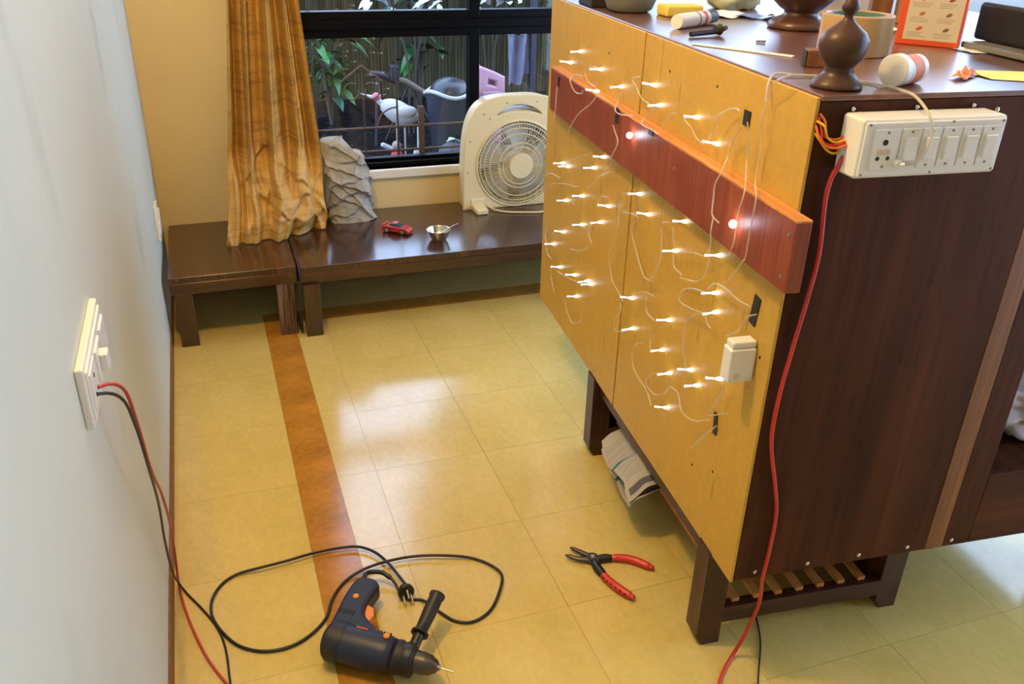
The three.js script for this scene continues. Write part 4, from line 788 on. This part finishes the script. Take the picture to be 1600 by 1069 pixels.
{
  const g = thing('electronic_device', 'black boxy electronic device with a grey tray at the table edge', 'device', [1.672, TOP + 0.0003, 2.045], PHI);
  mesh('device_body', bx(-0.09, 0.17, 0.014, 0.080, -0.13, 0.13, 0.008), M.black, g);
  mesh('tray', bx(-0.128, 0.17, 0.002, 0.013, -0.11, 0.16, 0.003), mat([0.17, 0.17, 0.18], 0.4), g);
  for (const [x, z] of [[-0.11, -0.09], [-0.11, 0.14], [0.15, -0.09], [0.15, 0.14]]) mesh('rubber_foot', bx(x - 0.008, x + 0.008, 0, 0.003, z - 0.008, z + 0.008, 0.001), M.black, g);
  const sheet = (label, pts, m, crumple = 0.002) => {          // a lifted, slightly wavy sheet between four corners given as b, a
    const [p, q, r, s] = pts.map(([b, a]) => V(...cab(b, TOP, a))), o = p.clone().add(q).add(r).add(s).multiplyScalar(0.25), e = sheetN++;
    const geo = surf((u, v) => { const A = p.clone().lerp(q, u), B = s.clone().lerp(r, u), C = A.lerp(B, v); return [C.x - o.x, 0.0012 + e * 0.0004 + crumple * (0.6 + noise.noise(u * 3 + e, v * 3, e)) * Math.sin(Math.PI * clamp(u)) , C.z - o.z]; }, 12, 10);
    const k = tag(mesh('paper_sheet', geo, m), label, 'paper'); k.position.copy(o); return k;
  };
  let sheetN = 0;
  const yel = mat([0.85, 0.78, 0.20], 0.7, DS), blu = mat([0.16, 0.26, 0.55], 0.5, DS);
  sheet('yellow paper sheet at the right near edge of the table', [[0.345, 0.16], [0.345, 0.075], [0.50, -0.0], [0.56, 0.10]], yel, 0.003);
  sheet('white paper sheet sticking out under the black device', [[0.495, 0.36], [0.50, 0.31], [0.60, 0.28], [0.60, 0.37]], M.paper);
  sheet('white paper sheet behind the glue tube on the table', [[0.22, 0.86], [0.27, 0.80], [0.36, 0.88], [0.30, 0.95]], M.paper, 0.006);
  sheet('white folded paper left of the turned bowl foot', [[0.33, 0.80], [0.37, 0.74], [0.47, 0.80], [0.42, 0.88]], M.paper, 0.012);
  sheet('white paper sheet right of the turned bowl foot', [[0.42, 0.60], [0.45, 0.54], [0.56, 0.60], [0.52, 0.68]], M.paper, 0.010);
  sheet('blue printed leaflet beside the turned bowl', [[0.29, 0.84], [0.32, 0.79], [0.37, 0.83], [0.34, 0.88]], blu, 0.004);
  const wr2 = mesh('candy_wrapper', surf((u, v) => [lerp(-0.032, 0.032, u), 0.002 + 0.016 * Math.pow(Math.sin(Math.PI * v), 0.7) * (0.55 + 0.9 * noise.noise(u * 6, v * 3, 4)) * Math.sin(Math.PI * (0.1 + 0.8 * u)), lerp(-0.014, 0.014, v) * (0.8 + 0.5 * noise.noise(u * 5, 2, 7))], 24, 12), mat([0.80, 0.22, 0.02], 0.25, DS));
  tag(wr2, 'crumpled orange wrapper beside the yellow paper', 'wrapper'); wr2.position.set(...cab(0.313, TOP + 0.0005, 0.098)); wr2.rotation.y = 0.5;
  const bag = mesh('green_cloth', (() => { const q = new THREE.SphereGeometry(1, 48, 32), p = q.attributes.position; for (let i = 0; i < p.count; i++) { const x = p.getX(i), y = p.getY(i), z = p.getZ(i), k = 0.85 + 0.25 * noise.noise(x * 2, y * 2 + 3, z * 2) + 0.1 * (1 - 2 * Math.abs(noise.noise(x * 4, y * 4, z * 4 + 5))); p.setXYZ(i, x * 0.085 * k, Math.max(0, y * 0.06 * k + 0.045), z * 0.06 * k); } q.computeVertexNormals(); return q; })(), mat([0.56, 0.60, 0.38], 0.8));
  tag(bag, 'pale green crumpled bag at the back of the table', 'bag'); bag.position.set(...cab(0.37, TOP + 0.0003, 1.0)); bag.rotation.y = PHI;
  for (const [b, a, h, lab] of [[0.60, 0.74, 0.13, 'brown wooden block standing nearest behind the tape roll'], [0.655, 0.72, 0.11, 'tan wooden block standing next to the orange carton']]) {
    const k = tag(mesh('wood_block', bx(-0.022, 0.022, 0, h, -0.018, 0.018, 0.002), h > 0.12 ? M.stripWood : M.bare), lab, 'wood block'); k.position.set(...cab(b, TOP + 0.0003, a)); k.rotation.y = PHI - 0.4;
  }
}

// ------------------------------------------------------------------ newspaper under the cabinet, cloth in the opening
{
  const c = document.createElement('canvas'); c.width = 256; c.height = 256; const x = c.getContext('2d');
  x.fillStyle = '#aaa294'; x.fillRect(0, 0, 256, 256);
  x.fillStyle = '#928b80'; for (let j = 0; j < 4; j++) for (let i = 0; i < 28; i++) if ((i * 7 + j * 3) % 11 > 2) x.fillRect(6 + j * 63, 40 + i * 7, 54 - ((i * 13 + j * 7) % 12), 2.4);
  x.fillStyle = '#2f6b55'; x.fillRect(0, 120, 256, 12); x.fillStyle = '#5a5560'; x.fillRect(8, 10, 190, 16);
  const t = new THREE.CanvasTexture(c); t.colorSpace = THREE.SRGBColorSpace; t.wrapS = t.wrapT = THREE.RepeatWrapping;
  const g = thing('newspaper', 'crumpled newspaper bundle on the slats beneath the yellow panel', 'newspaper', cab(0.085, 0.0905, 0.535), PHI);
  const fold = (k, o) => surf((u, v) => {
    const a = (v - 0.5) * 2, s = lerp(-0.12, 0.13, u);
    const ridge = noise.noise(u * 4 + o, v * 4, o), y = 0.008 + k + 0.055 * (1 - a * a) + 0.016 * ridge + 0.02 * Math.sin(u * 5 + o);
    return [a * 0.098 + 0.012 * noise.noise(u * 3, v * 5, o + 3) - (a < 0 ? 0.02 * u : 0), Math.max(0.002, y), s + 0.012 * noise.noise(v * 4, u * 2, 6 + o), v * 1.0, u * 1.0];
  }, 28, 28);
  const pm = mat('#fff', 0.85, { map: t, ...DS });
  mesh('newspaper_sheet', fold(0, 1.3), pm, g); mesh('newspaper_sheet', fold(0.014, 4.1), pm, g);
  const q = new THREE.SphereGeometry(1, 48, 32), p = q.attributes.position;
  for (let i = 0; i < p.count; i++) { const X = p.getX(i), Y = p.getY(i), Z = p.getZ(i), k = 0.8 + 0.35 * noise.noise(X * 2, Y * 2, Z * 2) + 0.12 * (1 - 2 * Math.abs(noise.noise(X * 4, Y * 4, Z * 4))); p.setXYZ(i, X * 0.11 * k, Math.max(0, Y * 0.075 * k + 0.055), Z * 0.10 * k); }
  q.computeVertexNormals();
  const cl = tag(mesh('folded_cloth', q, mat([0.50, 0.47, 0.50], 0.9)), 'pale cloth stuffed in the opening of the cabinet side', 'cloth'); cl.position.set(...cab(0.66, 0.3985, 0.16));
}

// ------------------------------------------------------------------ electric drill on the floor
{
  const th = -Math.atan2(0.58, 0.815);
  const g = thing('electric_drill', 'dark blue corded electric drill lying on its side on the floor', 'drill', [0.290, 0, 1.965], th);
  const ay = 0.040, X = (q) => q.rotateZ(-Math.PI / 2);        // lathe axis onto x
  mesh('motor_housing', X(lathe([[0, 0], [0.026, 0.001], [0.034, 0.006], [0.0375, 0.018], [0.0375, 0.05], [0.037, 0.10], [0.0345, 0.13], [0.030, 0.150], [0, 0.150]], 36)).scale(1, 0.98, 1.05).translate(0, ay, 0), M.drillBlue, g);
  mesh('rear_cover', X(lathe([[0.0385, 0.012], [0.0392, 0.014], [0.0392, 0.040], [0.0385, 0.042]], 36)).scale(1, 0.98, 1.05).translate(0, ay, 0), M.drillGrey, g);
  const gripS = new THREE.Shape(); gripS.moveTo(0.006, 0.02); gripS.lineTo(0.002, 0.07); gripS.quadraticCurveTo(-0.004, 0.11, 0.0, 0.150); gripS.quadraticCurveTo(0.004, 0.158, 0.02, 0.158); gripS.quadraticCurveTo(0.036, 0.157, 0.038, 0.148); gripS.lineTo(0.036, 0.11); gripS.quadraticCurveTo(0.034, 0.08, 0.05, 0.058); gripS.lineTo(0.09, 0.03); gripS.lineTo(0.09, 0.02); gripS.closePath();
  const grip = mesh('grip', extr(gripS, 0.024, 0.009).rotateX(-Math.PI / 2).translate(0, ay - 0.012, 0), M.drillBlue, g);
  mesh('lock_button', ball(0.016, ay + 0.021, -0.105, 0.0068, 1, 0.5, 1), M.orange, grip);
  mesh('trigger', extr(shape([[0.036, 0.060], [0.064, 0.062], [0.066, 0.076], [0.058, 0.092], [0.036, 0.100]]), 0.016, 0.003).rotateX(-Math.PI / 2).translate(0, ay - 0.007, 0), M.orange, g);
  mesh('mode_button', ball(0.125, ay + 0.035, -0.012, 0.007, 1, 0.6, 1), M.orange, g);
  mesh('badge', bx(0.060, 0.084, ay + 0.0345, ay + 0.0352, -0.019, -0.014, 0.0003), mat([0.40, 0.07, 0.02], 0.5), g);
  for (let i = 0; i < 5; i++) { mesh('vent_slot', bx(0.100 + i * 0.0065, 0.1035 + i * 0.0065, ay + 0.020, ay + 0.0285, -0.028, -0.018, 0.001), M.hole, g); mesh('vent_slot', bx(0.004 + i * 0.0065, 0.0072 + i * 0.0065, ay + 0.0205, ay + 0.0222, -0.066, -0.054, 0.0008), M.hole, g); }
  mesh('gear_case', X(lathe([[0, 0.148], [0.033, 0.148], [0.0335, 0.156], [0.029, 0.164], [0.027, 0.186], [0.02, 0.190], [0, 0.190]], 32)).translate(0, ay, 0), M.drillGrey, g);
  const cl = mesh('side_handle', merge([X(lathe([[0.0275, 0.166], [0.032, 0.166], [0.032, 0.184], [0.0275, 0.184]], 28)).translate(0, ay, 0), rod([0.175, ay + 0.008, -0.026], [0.177, ay + 0.018, -0.052], 0.011, 14)]), M.black, g);
  { const a = V(0.177, ay + 0.017, -0.050), b = V(0.182, ay + 0.042, -0.142), d = b.clone().sub(a), l = d.length();
    const h = lathe([[0, 0], [0.018, 0], [0.018, 0.006], [0.0125, 0.010], [0.0135, 0.03], [0.0148, l - 0.03], [0.0142, l - 0.012], [0.0165, l - 0.008], [0.0165, l - 0.002], [0.012, l], [0, l]], 24);
    h.applyQuaternion(new THREE.Quaternion().setFromUnitVectors(V(0, 1, 0), d.normalize())); h.translate(a.x, a.y, a.z); mesh('handle_grip', h, M.black, cl); }
  const ch = mesh('chuck', X(lathe([[0, 0.188], [0.0205, 0.188], [0.0215, 0.191], [0.0215, 0.208], [0.0195, 0.210], [0.0195, 0.218], [0.012, 0.232], [0.006, 0.236], [0, 0.236]], 30)).translate(0, ay, 0), M.steelDark, g);
  for (let i = 0; i < 3; i++) { const a = i * 2.094 + 0.5; mesh('chuck_jaw', rod([0.222, ay + Math.cos(a) * 0.009, Math.sin(a) * 0.009], [0.240, ay + Math.cos(a) * 0.004, Math.sin(a) * 0.004], 0.0026, 7), M.steel, ch); }
  mesh('drill_bit', rod([0.236, ay, 0], [0.266, ay - 0.002, 0], 0.0018, 8), M.steel, g);
  // cord with strain relief and three pin plug
  const inv = (x, y, z) => { const p = V(x - 0.290, y, z - 1.965).applyAxisAngle(V(0, 1, 0), -th); return p; };
  const pts = [[0.404, 1.79], [0.438, 1.797], [0.455, 1.821], [0.469, 1.866], [0.504, 1.883], [0.533, 1.932], [0.555, 1.962], [0.587, 1.975], [0.631, 1.957], [0.674, 1.901], [0.689, 1.863], [0.68, 1.828], [0.646, 1.79], [0.591, 1.771], [0.521, 1.751], [0.463, 1.748], [0.403, 1.758], [0.358, 1.775], [0.323, 1.82], [0.302, 1.871], [0.268, 1.907], [0.224, 1.928], [0.174, 1.926], [0.127, 1.897], [0.093, 1.842], [0.077, 1.79], [0.081, 1.743], [0.103, 1.703], [0.133, 1.683], [0.188, 1.684], [0.244, 1.679], [0.302, 1.671], [0.36, 1.671], [0.403, 1.68], [0.434, 1.708], [0.455, 1.75], [0.469, 1.8], [0.479, 1.839]];
  const hgt = (i) => i === 0 ? 0.03 : i === 1 ? 0.025 : i === 2 ? 0.016 : (i >= 13 && i <= 16) || (i >= 29 && i <= 35) ? 0.011 : i === 9 || i === 10 ? 0.008 : i >= 36 ? 0.013 : 0.004;
  mesh('cord', tube([inv(0.392, 0.034, 1.835), ...pts.map(([x, z], i) => inv(x, hgt(i), z))], 0.0033, 330, 7), M.cordBlack, g);
  mesh('strain_relief', tube([inv(0.390, 0.036, 1.838), inv(0.402, 0.031, 1.795), inv(0.434, 0.026, 1.797), inv(0.450, 0.020, 1.813)], 0.0052, 30, 9), M.cordBlack, g);
  const pb = mesh('plug', (() => { const q = lathe([[0, 0], [0.016, 0], [0.018, 0.004], [0.018, 0.010], [0.013, 0.018], [0.007, 0.030], [0.004, 0.036], [0, 0.036]], 20); q.rotateX(Math.PI / 2 + 0.25).rotateY(Math.PI + 0.1); q.translate(0, 0.0185, 0); return q; })(), M.black, g);
  { const o = inv(0.474, 0, 1.868); pb.position.copy(o); pb.rotation.y = -th;
    for (const [x, y] of [[-0.008, 0.012], [0.008, 0.012], [0, 0.026]]) mesh('pin', rod([x, y + 0.002, 0.002], [x, y - 0.002, 0.020], 0.0026, 8), M.steel, pb); }
}
// ------------------------------------------------------------------ combination pliers
{
  const g = thing('pliers', 'combination pliers with red plastic grips lying open on the floor', 'pliers', [0.904, 0, 1.878]);
  const o = (x, z) => [x - 0.904, z - 1.878];
  const flat = (pts, r, y0, sy, seg = 26) => { const t = tube(pts.map(([x, z]) => V(...[o(x, z)[0], 0, o(x, z)[1]])), 1, seg, 10); const p = t.attributes.position, uv = t.attributes.uv;
    const c = new THREE.CatmullRomCurve3(pts.map(([x, z]) => V(o(x, z)[0], 0, o(x, z)[1])), false, 'centripetal');
    for (let i = 0; i < p.count; i++) { const u = uv.getX(i), q = c.getPointAt(clamp(u)), rad = typeof r === 'function' ? r(u) : r; const e = u < 0.04 ? 0.75 : u > 0.96 ? 0.72 : 1; p.setXYZ(i, q.x + (p.getX(i) - q.x) * rad * e, y0 + (p.getY(i)) * rad * sy * e, q.z + (p.getZ(i) - q.z) * rad * e); }
    t.computeVertexNormals();
    const cap = (u) => { const q = c.getPointAt(u), rad = (typeof r === 'function' ? r(u) : r) * 0.74; return ball(q.x, y0, q.z, rad, 1, sy, 1); };
    return merge([t, cap(0), cap(1)]); };
  mesh('jaw', flat([[0.851, 1.849], [0.872, 1.868], [0.895, 1.878], [0.912, 1.886]], (u) => 0.0048 + 0.0045 * u, 0.0085, 0.75), M.steelDark, g);
  mesh('jaw', flat([[0.871, 1.828], [0.886, 1.848], [0.899, 1.868], [0.909, 1.884]], (u) => 0.0048 + 0.0045 * u, 0.0085, 0.75), M.steelDark, g);
  mesh('pivot', new THREE.CylinderGeometry(0.0125, 0.0135, 0.015, 24).translate(...[o(0.903, 1.877)[0], 0.0085, o(0.903, 1.877)[1]]), M.steelDark, g);
  mesh('pivot_rivet', new THREE.CylinderGeometry(0.005, 0.006, 0.002, 16).translate(o(0.903, 1.877)[0], 0.0168, o(0.903, 1.877)[1]), M.steel, g);
  mesh('handle_collar', flat([[0.908, 1.882], [0.930, 1.883], [0.948, 1.889]], (u) => 0.0085 + 0.002 * Math.sin(3.14 * u), 0.0088, 0.8), M.black, g);
  mesh('handle_collar', flat([[0.902, 1.886], [0.902, 1.910], [0.905, 1.935]], (u) => 0.0085 + 0.002 * Math.sin(3.14 * u), 0.0088, 0.8), M.black, g);
  const gr = (u) => 0.0088 + 0.0014 * Math.sin(3.14 * u);
  mesh('red_grip', flat([[0.945, 1.888], [0.965, 1.894], [0.990, 1.910], [1.019, 1.944]], gr, 0.009, 0.85), M.red, g);
  const g2 = mesh('red_grip', flat([[0.904, 1.931], [0.909, 1.955], [0.920, 1.985], [0.936, 2.016]], gr, 0.009, 0.85), M.red, g);
  for (let i = 0; i < 6; i++) { const t = i / 5, x = lerp(0.8975, 0.922, t), z = lerp(1.946, 2.006, t); mesh('grip_notch', ball(o(x, z)[0] + 0.0045 * Math.sin(t * 3.1) * -0.3, 0.0125, o(x, z)[1], 0.0034, 0.8, 0.9, 1.1), mat([0.12, 0.01, 0.008], 0.6), g2); }
}

scene.traverse((o) => { if (o.isMesh) { o.castShadow = true; o.receiveShadow = true; } });
renderer.render(scene, camera);
